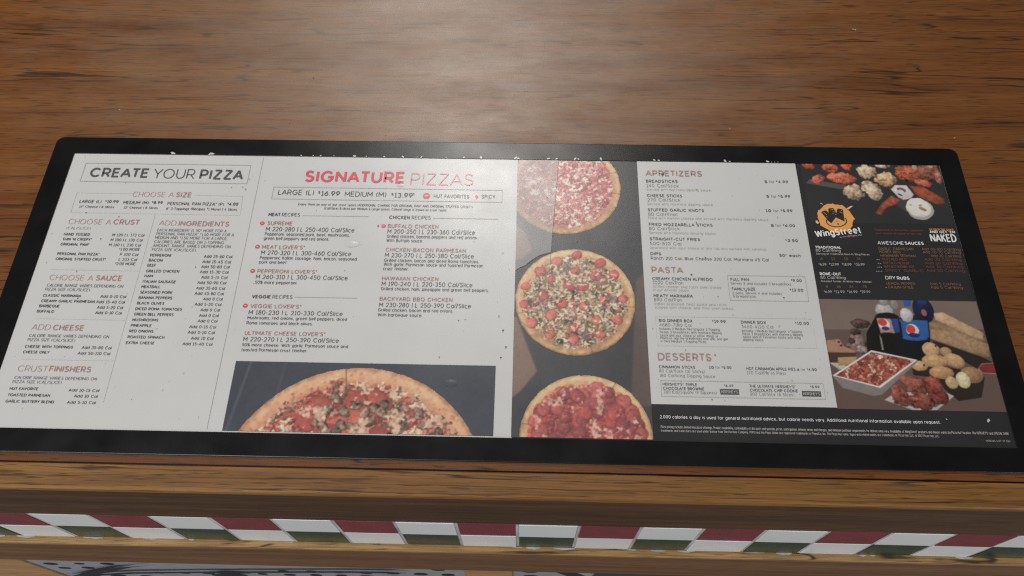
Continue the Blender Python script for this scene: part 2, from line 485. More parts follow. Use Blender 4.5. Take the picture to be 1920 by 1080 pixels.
for row in (
    ('HAND TOSSED', 16.3, 189.6, 24.9, 3.12, 0.215, 'ink'),
    ("THIN 'N CRISPY®", 16.6, 184.1, 27.8, 3.1, 0.215, 'ink'),
    ('ORIGINAL PAN®', 16.3, 178.5, 27.1, 3.08, 0.215, 'ink'),
    ('PERSONAL PAN PIZZA®', 16.3, 168.1, 39.4, 3.04, 0.215, 'ink'),
    ('ORIGINAL STUFFED CRUST®', 16.3, 162.5, 47.2, 3.02, 0.215, 'ink'),
    ('PEPPERONI', 104.0, 168.0, 19.5, 3.18, 0.215, 'ink'),
    ('BACON', 104.0, 162.6, 12.8, 3.16, 0.215, 'ink'),
    ('BEEF', 104.0, 157.1, 7.8, 3.14, 0.215, 'ink'),
    ('GRILLED CHICKEN', 104.1, 151.1, 30.9, 3.11, 0.215, 'ink'),
    ('HAM', 103.9, 145.8, 7.8, 3.09, 0.215, 'ink'),
    ('ITALIAN SAUSAGE', 103.8, 140.0, 30.5, 3.07, 0.215, 'ink'),
    ('MEATBALL', 103.8, 134.6, 17.3, 3.05, 0.215, 'ink'),
    ('SEASONED PORK', 104.0, 128.9, 29.5, 3.03, 0.215, 'ink'),
    ('BANANA PEPPERS', 104.0, 123.3, 30.7, 3.0, 0.215, 'ink'),
    ('BLACK OLIVES', 103.9, 117.7, 24.8, 2.98, 0.215, 'ink'),
    ('DICED ROMA TOMATOES', 103.8, 112.0, 42.3, 2.96, 0.215, 'ink'),
    ('GREEN BELL PEPPERS', 103.8, 106.5, 35.8, 2.94, 0.215, 'ink'),
    ('MUSHROOMS', 103.8, 100.9, 23.3, 2.92, 0.215, 'ink'),
    ('PINEAPPLE', 103.7, 95.3, 18.6, 2.9, 0.215, 'ink'),
    ('RED ONIONS', 103.7, 89.8, 21.6, 2.88, 0.215, 'ink'),
    ('ROASTED SPINACH', 103.7, 84.0, 32.8, 2.85, 0.215, 'ink'),
    ('EXTRA CHEESE', 103.6, 78.4, 25.3, 2.83, 0.215, 'ink'),
    ('CLASSIC MARINARA', 15.8, 123.9, 35.0, 3.01, 0.215, 'ink'),
    ('CREAMY GARLIC PARMESAN', 15.9, 118.3, 49.0, 2.99, 0.215, 'ink'),
    ('BARBEQUE', 15.6, 113.1, 18.7, 2.97, 0.215, 'ink'),
    ('BUFFALO', 15.2, 107.7, 15.6, 2.95, 0.215, 'ink'),
    ('CHEESE WITH TOPPINGS', 15.0, 73.0, 42.8, 2.82, 0.215, 'ink'),
    ('CHEESE ONLY', 15.1, 67.7, 23.1, 2.8, 0.215, 'ink'),
    ('HUT FAVORITE', 14.1, 33.5, 24.7, 2.67, 0.215, 'ink'),
    ('TOASTED PARMESAN', 14.3, 27.7, 36.4, 2.65, 0.215, 'ink'),
    ('GARLIC BUTTERY BLEND', 14.1, 22.0, 41.7, 2.63, 0.215, 'ink'),
): TEXT.append(('create', 'item_list') + row)
for row in (
    ('M 120 | L 173 Cal', 62.7, 189.6, 30.4, 3.27, 0.16, 'ink'),
    ('M 100 | L 130 Cal', 62.5, 184.1, 30.3, 3.25, 0.16, 'ink'),
    ('M 160 | L 230 Cal', 62.4, 178.6, 30.2, 3.22, 0.16, 'ink'),
    ('$1.00 MORE', 73.1, 173.9, 19.6, 3.2, 0.16, 'ink'),
    ('P 100 Cal', 75.4, 168.4, 17.2, 3.18, 0.16, 'ink'),
    ('L 233 Cal', 75.7, 162.9, 17.0, 3.16, 0.16, 'ink'),
    ('$2.00 MORE', 73.3, 158.3, 19.1, 3.14, 0.16, 'ink'),
    ('Add 25-60 Cal', 155.0, 167.6, 26.2, 3.32, 0.15, 'ink'),
    ('Add 15-45 Cal', 154.7, 161.9, 26.4, 3.29, 0.15, 'ink'),
    ('Add 50-80 Cal', 154.6, 156.5, 26.4, 3.27, 0.15, 'ink'),
    ('Add 15-30 Cal', 154.6, 151.0, 26.3, 3.25, 0.15, 'ink'),
    ('Add 5-15 Cal', 156.9, 145.4, 24.0, 3.23, 0.15, 'ink'),
    ('Add 50-90 Cal', 154.5, 139.7, 26.4, 3.2, 0.15, 'ink'),
    ('Add 35-60 Cal', 154.6, 134.0, 26.3, 3.18, 0.15, 'ink'),
    ('Add 45-80 Cal', 154.4, 128.5, 26.3, 3.16, 0.15, 'ink'),
    ('Add 0 Cal', 163.3, 123.0, 17.4, 3.13, 0.15, 'ink'),
    ('Add 5-20 Cal', 156.7, 117.5, 24.0, 3.11, 0.15, 'ink'),
    ('Add 0 Cal', 163.2, 111.9, 17.3, 3.09, 0.15, 'ink'),
    ('Add 0 Cal', 163.1, 106.3, 17.3, 3.07, 0.15, 'ink'),
    ('Add 0 Cal', 163.0, 100.8, 17.4, 3.05, 0.15, 'ink'),
    ('Add 0-15 Cal', 156.6, 95.0, 23.8, 3.02, 0.15, 'ink'),
    ('Add 0-10 Cal', 156.4, 89.5, 23.9, 3.0, 0.15, 'ink'),
    ('Add 10 Cal', 160.6, 83.8, 19.7, 2.98, 0.15, 'ink'),
    ('Add 15-40 Cal', 154.2, 78.2, 26.2, 2.96, 0.15, 'ink'),
    ('Add 0-10 Cal', 68.9, 123.8, 23.3, 3.15, 0.15, 'ink'),
    ('Add 15-40 Cal', 66.5, 118.2, 26.0, 3.12, 0.15, 'ink'),
    ('Add 5-20 Cal', 68.8, 112.6, 23.5, 3.1, 0.15, 'ink'),
    ('Add 0-10 Cal', 68.6, 107.2, 23.8, 3.08, 0.15, 'ink'),
    ('Add 35-80 Cal', 65.9, 72.9, 26.1, 2.94, 0.15, 'ink'),
    ('Add 50-110 Cal', 63.8, 67.4, 28.5, 2.92, 0.15, 'ink'),
    ('Add 10-15 Cal', 65.6, 33.0, 26.2, 2.79, 0.15, 'ink'),
    ('Add 10 Cal', 71.7, 27.7, 20.2, 2.77, 0.15, 'ink'),
    ('Add 5-10 Cal', 67.3, 22.0, 24.3, 2.75, 0.15, 'ink'),
): TEXT.append(('create', 'calorie_list') + row)
for row in (
    ('SIGNATURE', 236.0, 255.4, 98.8, 14.32, 0.24, 'red'),
    ('PIZZAS', 340.5, 254.1, 61.7, 14.26, 0.09, 'pink'),
): TEXT.append(('signature', 'heading') + row)
for row in (
    ('LARGE (L)', 212.9, 240.0, 34.7, 6.15, 0.12, 'ink'),
    ('$16.99', 251.5, 239.5, 21.5, 5.79, 0.2, 'ink'),
    ('MEDIUM (M)', 278.0, 239.0, 40.3, 6.13, 0.12, 'ink'),
    ('$13.99', 323.1, 238.6, 21.1, 5.78, 0.2, 'ink'),
    ('HUT FAVORITES', 364.6, 239.0, 34.4, 4.41, 0.18, 'darkgrey'),
    ('SPICY', 411.0, 239.3, 13.2, 4.41, 0.18, 'darkgrey'),
): TEXT.append(('signature', 'price_list') + row)
for row in (
    ('Enjoy them on any of our crust types (ADDITIONAL CHARGE FOR ORIGINAL PAN® AND ORIGINAL STUFFED CRUST®).', 234.4, 227.9, 169.0, 2.85, 0.17, 'ink'),
    ('(Cal/Slice) 8 slices per Medium & Large pizzas. Calorie range is based on crust types.', 260.0, 223.6, 118.6, 2.84, 0.17, 'ink'),
): TEXT.append(('signature', 'note') + row)
for row in (
    ('MEAT', 207.5, 214.9, 11.3, 4.14, 0.25, 'ink'),
    ('RECIPES', 220.4, 214.8, 17.3, 4.13, 0.13, 'ink'),
    ('CHICKEN', 323.8, 213.8, 19.7, 4.12, 0.25, 'ink'),
    ('RECIPES', 345.4, 213.9, 18.0, 4.12, 0.13, 'ink'),
    ('VEGGIE', 207.3, 126.0, 16.9, 3.7, 0.25, 'ink'),
    ('RECIPES', 225.8, 126.1, 18.2, 3.7, 0.13, 'ink'),
): TEXT.append(('signature', 'recipe_heading') + row)
for row in (
    ('SUPREME', 208.0, 204.8, 24.0, 4.58, 0.2, 'rose'),
    ("MEAT LOVER'S®", 207.4, 178.4, 40.3, 4.43, 0.2, 'rose'),
    ("PEPPERONI LOVER'S®", 207.5, 152.3, 55.3, 4.29, 0.2, 'rose'),
    ("VEGGIE LOVER'S®", 207.5, 116.2, 45.9, 4.1, 0.2, 'rose'),
    ("ULTIMATE CHEESE LOVER'S®", 207.0, 89.4, 71.8, 3.96, 0.2, 'rose'),
    ('BUFFALO CHICKEN', 323.4, 203.7, 48.2, 4.56, 0.2, 'rose'),
    ('CHICKEN-BACON PARMESAN', 323.8, 177.6, 75.2, 4.41, 0.2, 'rose'),
    ('HAWAIIAN CHICKEN', 323.5, 147.0, 51.8, 4.25, 0.2, 'rose'),
    ('BACKYARD BBQ CHICKEN', 323.4, 125.8, 66.1, 4.13, 0.2, 'rose'),
): TEXT.append(('signature', 'recipe_title') + row)
for row in (
    ('M 220-280 | L 250-400 Cal/Slice', 207.8, 198.0, 84.3, 5.03, 0.125, 'ink'),
    ('M 270-320 | L 300-460 Cal/Slice', 207.5, 172.0, 84.6, 4.87, 0.125, 'ink'),
    ('M 260-310 | L 300-450 Cal/Slice', 207.2, 146.2, 84.7, 4.71, 0.125, 'ink'),
    ('M 180-230 | L 210-330 Cal/Slice', 207.0, 109.6, 84.7, 4.5, 0.125, 'ink'),
    ('M 220-270 | L 250-390 Cal/Slice', 206.9, 83.2, 84.7, 4.35, 0.125, 'ink'),
    ('M 200-250 | L 230-360 Cal/Slice', 323.7, 197.5, 82.9, 5.01, 0.125, 'ink'),
    ('M 230-270 | L 250-380 Cal/Slice', 323.8, 171.5, 83.0, 4.85, 0.125, 'ink'),
    ('M 190-240 | L 220-350 Cal/Slice', 323.7, 141.1, 83.1, 4.67, 0.125, 'ink'),
    ('M 230-280 | L 250-390 Cal/Slice', 323.6, 119.5, 82.9, 4.54, 0.125, 'ink'),
): TEXT.append(('signature', 'calorie_list') + row)
for row in (
    ('Pepperoni, seasoned pork, beef, mushrooms,', 207.6, 193.1, 80.7, 3.71, 0.14, 'ink'),
    ('green bell peppers and red onions.', 207.5, 188.3, 62.0, 3.68, 0.14, 'ink'),
    ('Pepperoni, Italian sausage, ham, bacon, seasoned', 207.4, 167.1, 90.5, 3.59, 0.14, 'ink'),
    ('pork and beef.', 207.4, 162.4, 26.4, 3.57, 0.14, 'ink'),
    ('50% more pepperoni.', 207.3, 141.0, 38.8, 3.47, 0.14, 'ink'),
    ('Mushrooms, red onions, green bell peppers, diced', 206.8, 104.8, 89.5, 3.31, 0.14, 'ink'),
    ('Roma tomatoes and black olives.', 206.9, 99.7, 59.3, 3.29, 0.14, 'ink'),
    ('50% more cheese. With garlic Parmesan sauce and', 206.7, 78.3, 93.7, 3.2, 0.14, 'ink'),
    ('toasted Parmesan crust finisher.', 207.0, 73.5, 58.2, 3.18, 0.14, 'ink'),
    ('Grilled chicken, banana peppers and red onions.', 323.5, 192.7, 85.7, 3.69, 0.14, 'ink'),
    ('With Buffalo sauce.', 323.5, 188.1, 34.5, 3.67, 0.14, 'ink'),
    ('Grilled chicken, bacon and diced Roma tomatoes.', 323.6, 166.5, 88.1, 3.57, 0.14, 'ink'),
    ('With garlic Parmesan sauce and toasted Parmesan', 323.6, 162.2, 92.0, 3.56, 0.14, 'ink'),
    ('crust finisher.', 323.5, 157.5, 23.7, 3.53, 0.14, 'ink'),
    ('Grilled chicken, ham, pineapple and green bell peppers.', 323.5, 136.5, 98.3, 3.44, 0.14, 'ink'),
    ('Grilled chicken, bacon and red onions.', 323.2, 114.9, 67.6, 3.35, 0.14, 'ink'),
    ('With barbeque sauce.', 323.3, 110.0, 40.0, 3.33, 0.14, 'ink'),
): TEXT.append(('signature', 'description') + row)
for row in (
    ('APPETIZERS', 571.5, 268.6, 54.9, 7.19, 0.22, 'rose'),
    ('PASTA', 570.8, 159.4, 28.7, 6.72, 0.2, 'rose'),
    ('DESSERTS', 571.5, 72.2, 46.1, 7.31, 0.2, 'rose'),
): TEXT.append(('appetizer', 'heading') + row)
for row in (
    ('BREADSTICKS', 571.0, 260.8, 30.9, 3.55, 0.21, 'ink'),
    ('CHEESE STICKS', 571.1, 243.7, 33.9, 3.48, 0.21, 'ink'),
    ('STUFFED GARLIC KNOTS', 570.9, 227.2, 53.7, 3.41, 0.21, 'ink'),
    ('FRIED MOZZARELLA STICKS', 571.0, 210.7, 60.2, 3.34, 0.21, 'ink'),
    ('STRAIGHT-CUT FRIES', 571.0, 194.6, 47.1, 3.28, 0.21, 'ink'),
    ('DIPS', 570.9, 178.4, 9.8, 3.21, 0.21, 'ink'),
    ('CREAMY CHICKEN ALFREDO', 571.0, 151.8, 54.8, 3.32, 0.21, 'ink'),
    ('MEATY MARINARA', 571.2, 134.2, 35.2, 3.25, 0.21, 'ink'),
    ('FULL PAN', 642.2, 152.4, 16.8, 3.21, 0.21, 'ink'),
    ('FAMILY-SIZE', 642.4, 142.5, 21.4, 3.17, 0.21, 'ink'),
    ('BIG DINNER BOX', 574.4, 109.4, 29.8, 3.04, 0.21, 'ink'),
    ('DINNER BOX', 647.0, 109.1, 22.1, 3.03, 0.21, 'ink'),
    ('CINNAMON STICKS', 571.8, 64.8, 31.1, 2.87, 0.21, 'ink'),
    ('HOT CINNAMON APPLE PIES', 646.9, 64.7, 42.1, 2.86, 0.21, 'ink'),
    ("HERSHEY'S® TRIPLE", 574.0, 49.0, 29.2, 2.61, 0.21, 'ink'),
    ('CHOCOLATE BROWNIE', 574.2, 45.1, 34.9, 2.79, 0.21, 'ink'),
    ("THE ULTIMATE HERSHEY'S®", 647.8, 48.7, 38.9, 2.61, 0.21, 'ink'),
    ('CHOCOLATE CHIP COOKIE', 647.7, 44.9, 40.6, 2.79, 0.21, 'ink'),
): TEXT.append(('appetizer', 'item_list') + row)
for row in (
    ('140 Cal/Stick', 571.3, 255.5, 31.4, 3.65, 0.11, 'darkgrey'),
    ('270 Cal/Stick', 571.3, 238.8, 31.6, 3.58, 0.11, 'darkgrey'),
    ('80 Cal/Knot', 571.1, 222.3, 28.2, 3.51, 0.11, 'darkgrey'),
    ('80 Cal/Stick', 570.9, 206.1, 29.0, 3.44, 0.11, 'darkgrey'),
    ('500-510 Cal', 570.7, 189.5, 29.5, 3.37, 0.11, 'darkgrey'),
    ('Ranch 210 Cal, Blue Cheese 220 Cal, Marinara 45 Cal', 570.8, 173.6, 108.8, 3.19, 0.14, 'ink'),
    ('1020 Cal/Pan', 571.3, 147.7, 27.5, 3.42, 0.11, 'darkgrey'),
    ('890 Cal/Pan', 571.2, 130.1, 25.1, 3.34, 0.11, 'darkgrey'),
    ('4680-7180 Cal', 574.6, 105.1, 28.3, 3.13, 0.11, 'darkgrey'),
    ('3460-4120 Cal', 647.0, 104.7, 28.1, 3.12, 0.11, 'darkgrey'),
    ('80 Cal/Stick (10 Sticks)', 571.8, 61.0, 39.0, 2.95, 0.11, 'darkgrey'),
    ('180 Cal/Icing Dipping Sauce', 571.8, 56.9, 47.6, 2.74, 0.12, 'darkgrey'),
    ('170 Cal/Pie (6 Pies)', 646.9, 60.8, 33.0, 2.94, 0.11, 'darkgrey'),
    ('260 Cal/Square (9 Squares)', 574.4, 41.8, 45.0, 2.88, 0.11, 'darkgrey'),
    ('200 Cal/Slice (8 Slices)', 647.4, 41.4, 37.2, 2.87, 0.11, 'darkgrey'),
): TEXT.append(('appetizer', 'calorie_list') + row)
for row in (
    ('Served with marinara dipping sauce.', 571.0, 251.3, 62.9, 2.81, 0.12, 'grey'),
    ('Served with marinara dipping sauce.', 570.9, 234.4, 63.4, 2.75, 0.12, 'grey'),
    ('Filled with melted cheese and served with marinara dipping sauce.', 570.7, 218.3, 114.9, 2.7, 0.12, 'grey'),
    ('Served with marinara dipping sauce.', 570.8, 201.8, 63.0, 2.65, 0.12, 'grey'),
    ('Seasoned with your choice of dry rub and served with ketchup.', 570.8, 185.3, 108.7, 2.59, 0.12, 'grey'),
    ('Grilled chicken and rotini oven-baked', 571.3, 144.0, 61.5, 2.63, 0.12, 'grey'),
    ('in our Alfredo sauce.', 571.1, 140.5, 32.8, 2.62, 0.12, 'grey'),
    ('Italian-seasoned meat sauce and rotini', 571.2, 126.4, 64.6, 2.57, 0.12, 'grey'),
    ('topped with cheese, and then oven-baked.', 571.5, 122.7, 70.6, 2.56, 0.12, 'grey'),
    ('Serves 2 and includes 5 breadsticks.', 642.0, 148.6, 55.4, 2.53, 0.12, 'ink'),
    ('2 pans, serves 4 and includes', 642.5, 138.7, 44.4, 2.5, 0.12, 'ink'),
    ('5 breadsticks.', 642.7, 135.3, 21.1, 2.49, 0.12, 'ink'),
    ('Includes 2 Medium Rectangular 1-Topping', 574.4, 101.6, 53.1, 2.39, 0.12, 'ink'),
    ('Pizzas, 5 breadsticks with marinara dipping', 574.5, 98.4, 54.3, 2.38, 0.12, 'ink'),
    ('sauce and your choice of either Wings or', 574.6, 95.2, 51.0, 2.37, 0.12, 'ink'),
    ('Pasta-or skip the breadsticks and side, and get', 574.6, 92.5, 59.2, 2.36, 0.12, 'ink'),
    ('a third Medium 1-Topping Pizza.', 574.7, 89.5, 40.2, 2.35, 0.12, 'ink'),
    ('Includes 1 Medium Rectangular 1-Topping', 646.9, 101.0, 52.5, 2.38, 0.12, 'ink'),
    ('Pizza, 5 breadsticks with marinara dipping', 647.1, 98.0, 52.7, 2.37, 0.12, 'ink'),
    ('sauce and 10 Cinnamon Sticks with icing', 647.2, 95.1, 50.3, 2.36, 0.12, 'ink'),
    ('dipping sauce.', 647.2, 92.4, 18.0, 2.35, 0.12, 'ink'),
): TEXT.append(('appetizer', 'description') + row)
for row in (
    ('5', 686.3, 262.1, 2.9, 3.31, 0.24, 'ink'),
    ('for', 690.6, 262.2, 5.5, 3.31, 0.12, 'darkgrey'),
    ('$4.99', 697.6, 262.3, 11.7, 3.31, 0.24, 'ink'),
    ('5', 686.1, 244.9, 2.7, 3.24, 0.24, 'ink'),
    ('for', 690.4, 244.9, 5.7, 3.24, 0.12, 'darkgrey'),
    ('$5.99', 697.5, 245.1, 11.6, 3.24, 0.24, 'ink'),
    ('10', 683.3, 228.3, 5.4, 3.18, 0.24, 'ink'),
    ('for', 690.2, 228.4, 5.6, 3.18, 0.12, 'darkgrey'),
    ('$5.99', 697.5, 228.5, 11.4, 3.18, 0.24, 'ink'),
    ('8', 686.4, 211.6, 2.6, 3.12, 0.24, 'ink'),
    ('for', 690.4, 211.7, 5.6, 3.12, 0.12, 'darkgrey'),
    ('$6.00', 697.6, 211.8, 11.4, 3.12, 0.24, 'ink'),
    ('$2.50', 697.7, 195.2, 11.6, 3.05, 0.24, 'ink'),
    ('50¢ each', 689.9, 178.8, 19.6, 2.99, 0.24, 'ink'),
    ('$9.00', 697.0, 152.3, 9.7, 3.09, 0.24, 'ink'),
    ('$12.00', 694.6, 142.4, 12.2, 3.05, 0.24, 'ink'),
    ('$19.99', 621.5, 109.3, 12.1, 2.93, 0.24, 'ink'),
    ('$10.00', 694.7, 109.0, 12.3, 2.93, 0.24, 'ink'),
    ('10', 614.9, 65.2, 4.1, 2.57, 0.24, 'ink'),
    ('for', 620.2, 65.3, 4.1, 2.57, 0.12, 'darkgrey'),
    ('$5.00', 625.7, 65.4, 8.4, 2.57, 0.24, 'ink'),
    ('6', 690.3, 64.8, 2.0, 2.56, 0.24, 'ink'),
    ('for', 693.3, 64.9, 4.0, 2.56, 0.12, 'darkgrey'),
    ('$4.50', 698.5, 65.0, 8.6, 2.56, 0.24, 'ink'),
    ('$6.49', 626.0, 48.8, 8.1, 2.32, 0.24, 'ink'),
    ('$5.99', 699.1, 49.1, 8.0, 2.31, 0.24, 'ink'),
): TEXT.append(('appetizer', 'price_list') + row)
for row in (
    ('2,000 calories a day is used for general nutritional advice, but calorie needs vary. Additional nutritional information available upon request.', 569.8, 19.4, 232.8, 2.98, 0.16, 'white'),
    ("Pizza pricing excludes limited time pizza offerings. Product availability, combinability of discounts and specials, prices, participation, delivery areas and charges, and minimum purchase requirements for delivery may vary. Availability of WingStreet® products and flavors varies by Pizza Hut® location. The HERSHEY'S® and SPECIAL DARK", 570.1, 11.0, 286.2, 2.39, 0.17, 'dimwhite'),
    ('trademarks and trade dress are used under license from The Hershey Company. PEPSI and the Pepsi Globe are registered trademarks of PepsiCo, Inc. The Pizza Hut name, logos and related marks are trademarks of Pizza Hut, LLC. © 2017 Pizza Hut, LLC.', 569.9, 7.8, 229.1, 2.19, 0.17, 'dimwhite'),
    ('H00361 1/17 17 124', 836.2, 4.9, 19.9, 1.63, 0.17, 'dimwhite'),
): TEXT.append(('footer', 'footer_text') + row)
for row in (
    ('TRADITIONAL', 724.5, 188.2, 23.9, 3.02, 0.24, 'white'),
    ('BONE-OUT', 724.4, 159.7, 19.1, 3.21, 0.24, 'white'),
    ('AWESOME', 783.3, 193.7, 24.1, 3.8, 0.13, 'white'),
    ('SAUCES', 808.4, 193.9, 17.4, 3.65, 0.25, 'white'),
    ('DRY', 783.3, 156.5, 8.8, 3.63, 0.13, 'white'),
    ('RUBS', 793.7, 156.4, 11.2, 3.48, 0.25, 'white'),
): TEXT.append(('wing', 'heading') + row)
for row in (
    ('80 Cal/Wing', 724.4, 184.8, 23.0, 3.31, 0.13, 'dimwhite'),
    ('80 Cal/Wing', 724.4, 155.9, 22.8, 3.2, 0.13, 'dimwhite'),
): TEXT.append(('wing', 'calorie_list') + row)
for row in (
    ('Serving of Traditional Bone-In Wing Pieces', 724.4, 181.6, 48.8, 2.1, 0.18, 'dimwhite'),
    ('Breaded Tender All-White-Meat Chicken', 724.5, 152.6, 45.6, 2.02, 0.18, 'dimwhite'),
    ('Traditional or Bone-Out tossed in', 782.7, 208.8, 45.2, 2.32, 0.15, 'dimred'),
    ('your choice of sauce or dry rub', 783.3, 205.0, 42.5, 2.31, 0.15, 'dimred'),
): TEXT.append(('wing', 'note') + row)
for row in (
    ('6', 727.3, 175.8, 2.0, 2.98, 0.13, 'dimgold'),
    ('12', 737.3, 175.9, 3.6, 2.98, 0.13, 'dimgold'),
    ('18', 749.0, 176.2, 3.6, 2.98, 0.13, 'dimgold'),
    ('36', 760.7, 176.4, 3.6, 2.98, 0.13, 'dimgold'),
    ('8', 727.6, 146.7, 2.0, 2.87, 0.13, 'dimgold'),
    ('16', 737.4, 146.8, 3.7, 2.87, 0.13, 'dimgold'),
    ('24', 748.9, 147.1, 3.7, 2.87, 0.13, 'dimgold'),
    ('48', 760.8, 147.3, 3.7, 2.87, 0.13, 'dimgold'),
): TEXT.append(('wing', 'count_list') + row)
for row in (
    ('$6.99', 724.9, 169.8, 7.0, 2.96, 0.16, 'dimwhite'),
    ('$12.99', 734.4, 170.0, 8.9, 2.96, 0.16, 'dimwhite'),
    ('$18.99', 746.2, 170.2, 8.7, 2.96, 0.16, 'dimwhite'),
    ('$35.99', 757.7, 170.4, 9.1, 2.96, 0.16, 'dimwhite'),
    ('$6.99', 725.2, 141.2, 7.0, 2.85, 0.16, 'dimwhite'),
    ('$11.99', 734.6, 141.4, 9.2, 2.85, 0.16, 'dimwhite'),
    ('$16.99', 746.3, 141.6, 9.1, 2.85, 0.16, 'dimwhite'),
    ('$29.99', 757.9, 141.8, 9.1, 2.85, 0.16, 'dimwhite'),
): TEXT.append(('wing', 'price_list') + row)
for row in (
    ('GARLIC PARMESAN', 782.6, 187.7, 32.2, 3.02, 0.15, 'dimgold'),
    ('Add 60-100 Cal/Wing', 822.9, 188.1, 35.6, 3.02, 0.12, 'dimgold'),
    ('HONEY BBQ', 783.0, 184.4, 19.3, 3.01, 0.15, 'dimgold'),
    ('Add 40-70 Cal/Wing', 823.2, 184.8, 34.5, 3.0, 0.12, 'dimgold'),
    ('HAWAIIAN TERIYAKI', 783.2, 180.4, 32.4, 2.99, 0.15, 'dimgold'),
    ('Add 20 Cal/Wing', 829.6, 180.9, 27.5, 2.99, 0.12, 'dimgold'),
    ('BUFFALO MILD', 784.3, 176.5, 22.2, 2.98, 0.15, 'dimred'),
    ('Add 20 Cal/Wing', 823.0, 177.0, 33.5, 2.98, 0.12, 'dimred'),
    ('BUFFALO MEDIUM', 784.3, 172.5, 23.5, 2.96, 0.15, 'dimred'),
    ('Add 20 Cal/Wing', 822.8, 173.0, 33.4, 2.96, 0.12, 'dimred'),
    ("BUFFALO BURNIN' HOT", 784.4, 168.7, 27.5, 2.95, 0.15, 'dimred'),
    ('Add 30 Cal/Wing', 822.6, 169.2, 33.6, 2.95, 0.12, 'dimred'),
    ('SPICY GARLIC', 784.6, 164.6, 34.9, 2.93, 0.15, 'dimred'),
    ('Add 50 Cal/Wing', 822.4, 165.1, 34.5, 2.93, 0.12, 'dimred'),
    ('LEMON PEPPER', 783.2, 150.9, 25.5, 2.88, 0.15, 'dimgold'),
    ('Add 5 Cal/Wing', 822.2, 151.3, 27.7, 2.88, 0.12, 'dimgold'),
    ('CAJUN-STYLE', 783.8, 147.2, 22.7, 2.87, 0.15, 'dimgold'),
    ('Add 5 Cal/Wing', 822.4, 147.6, 28.5, 2.87, 0.12, 'dimgold'),
    ('..', 778.9, 176.7, 2.8, 3.57, 0.36, 'white'),
    ('..', 779.3, 172.6, 2.8, 3.56, 0.36, 'white'),
    ('...', 778.0, 168.6, 4.2, 3.54, 0.36, 'white'),
    ('....', 776.2, 164.3, 5.5, 3.52, 0.36, 'white'),
    ('.', 781.3, 147.4, 1.1, 3.44, 0.36, 'white'),
): TEXT.append(('wing', 'sauce_list') + row)
for row in (
    ('OR DROP THE SAUCE', 834.2, 209.9, 22.9, 2.63, 0.2, 'gold'),
    ("AND GET 'EM", 834.2, 207.2, 23.5, 2.93, 0.25, 'white'),
    ('NAKED', 833.4, 197.4, 23.8, 9.19, 0.22, 'white'),
): TEXT.append(('wing', 'slogan') + row)
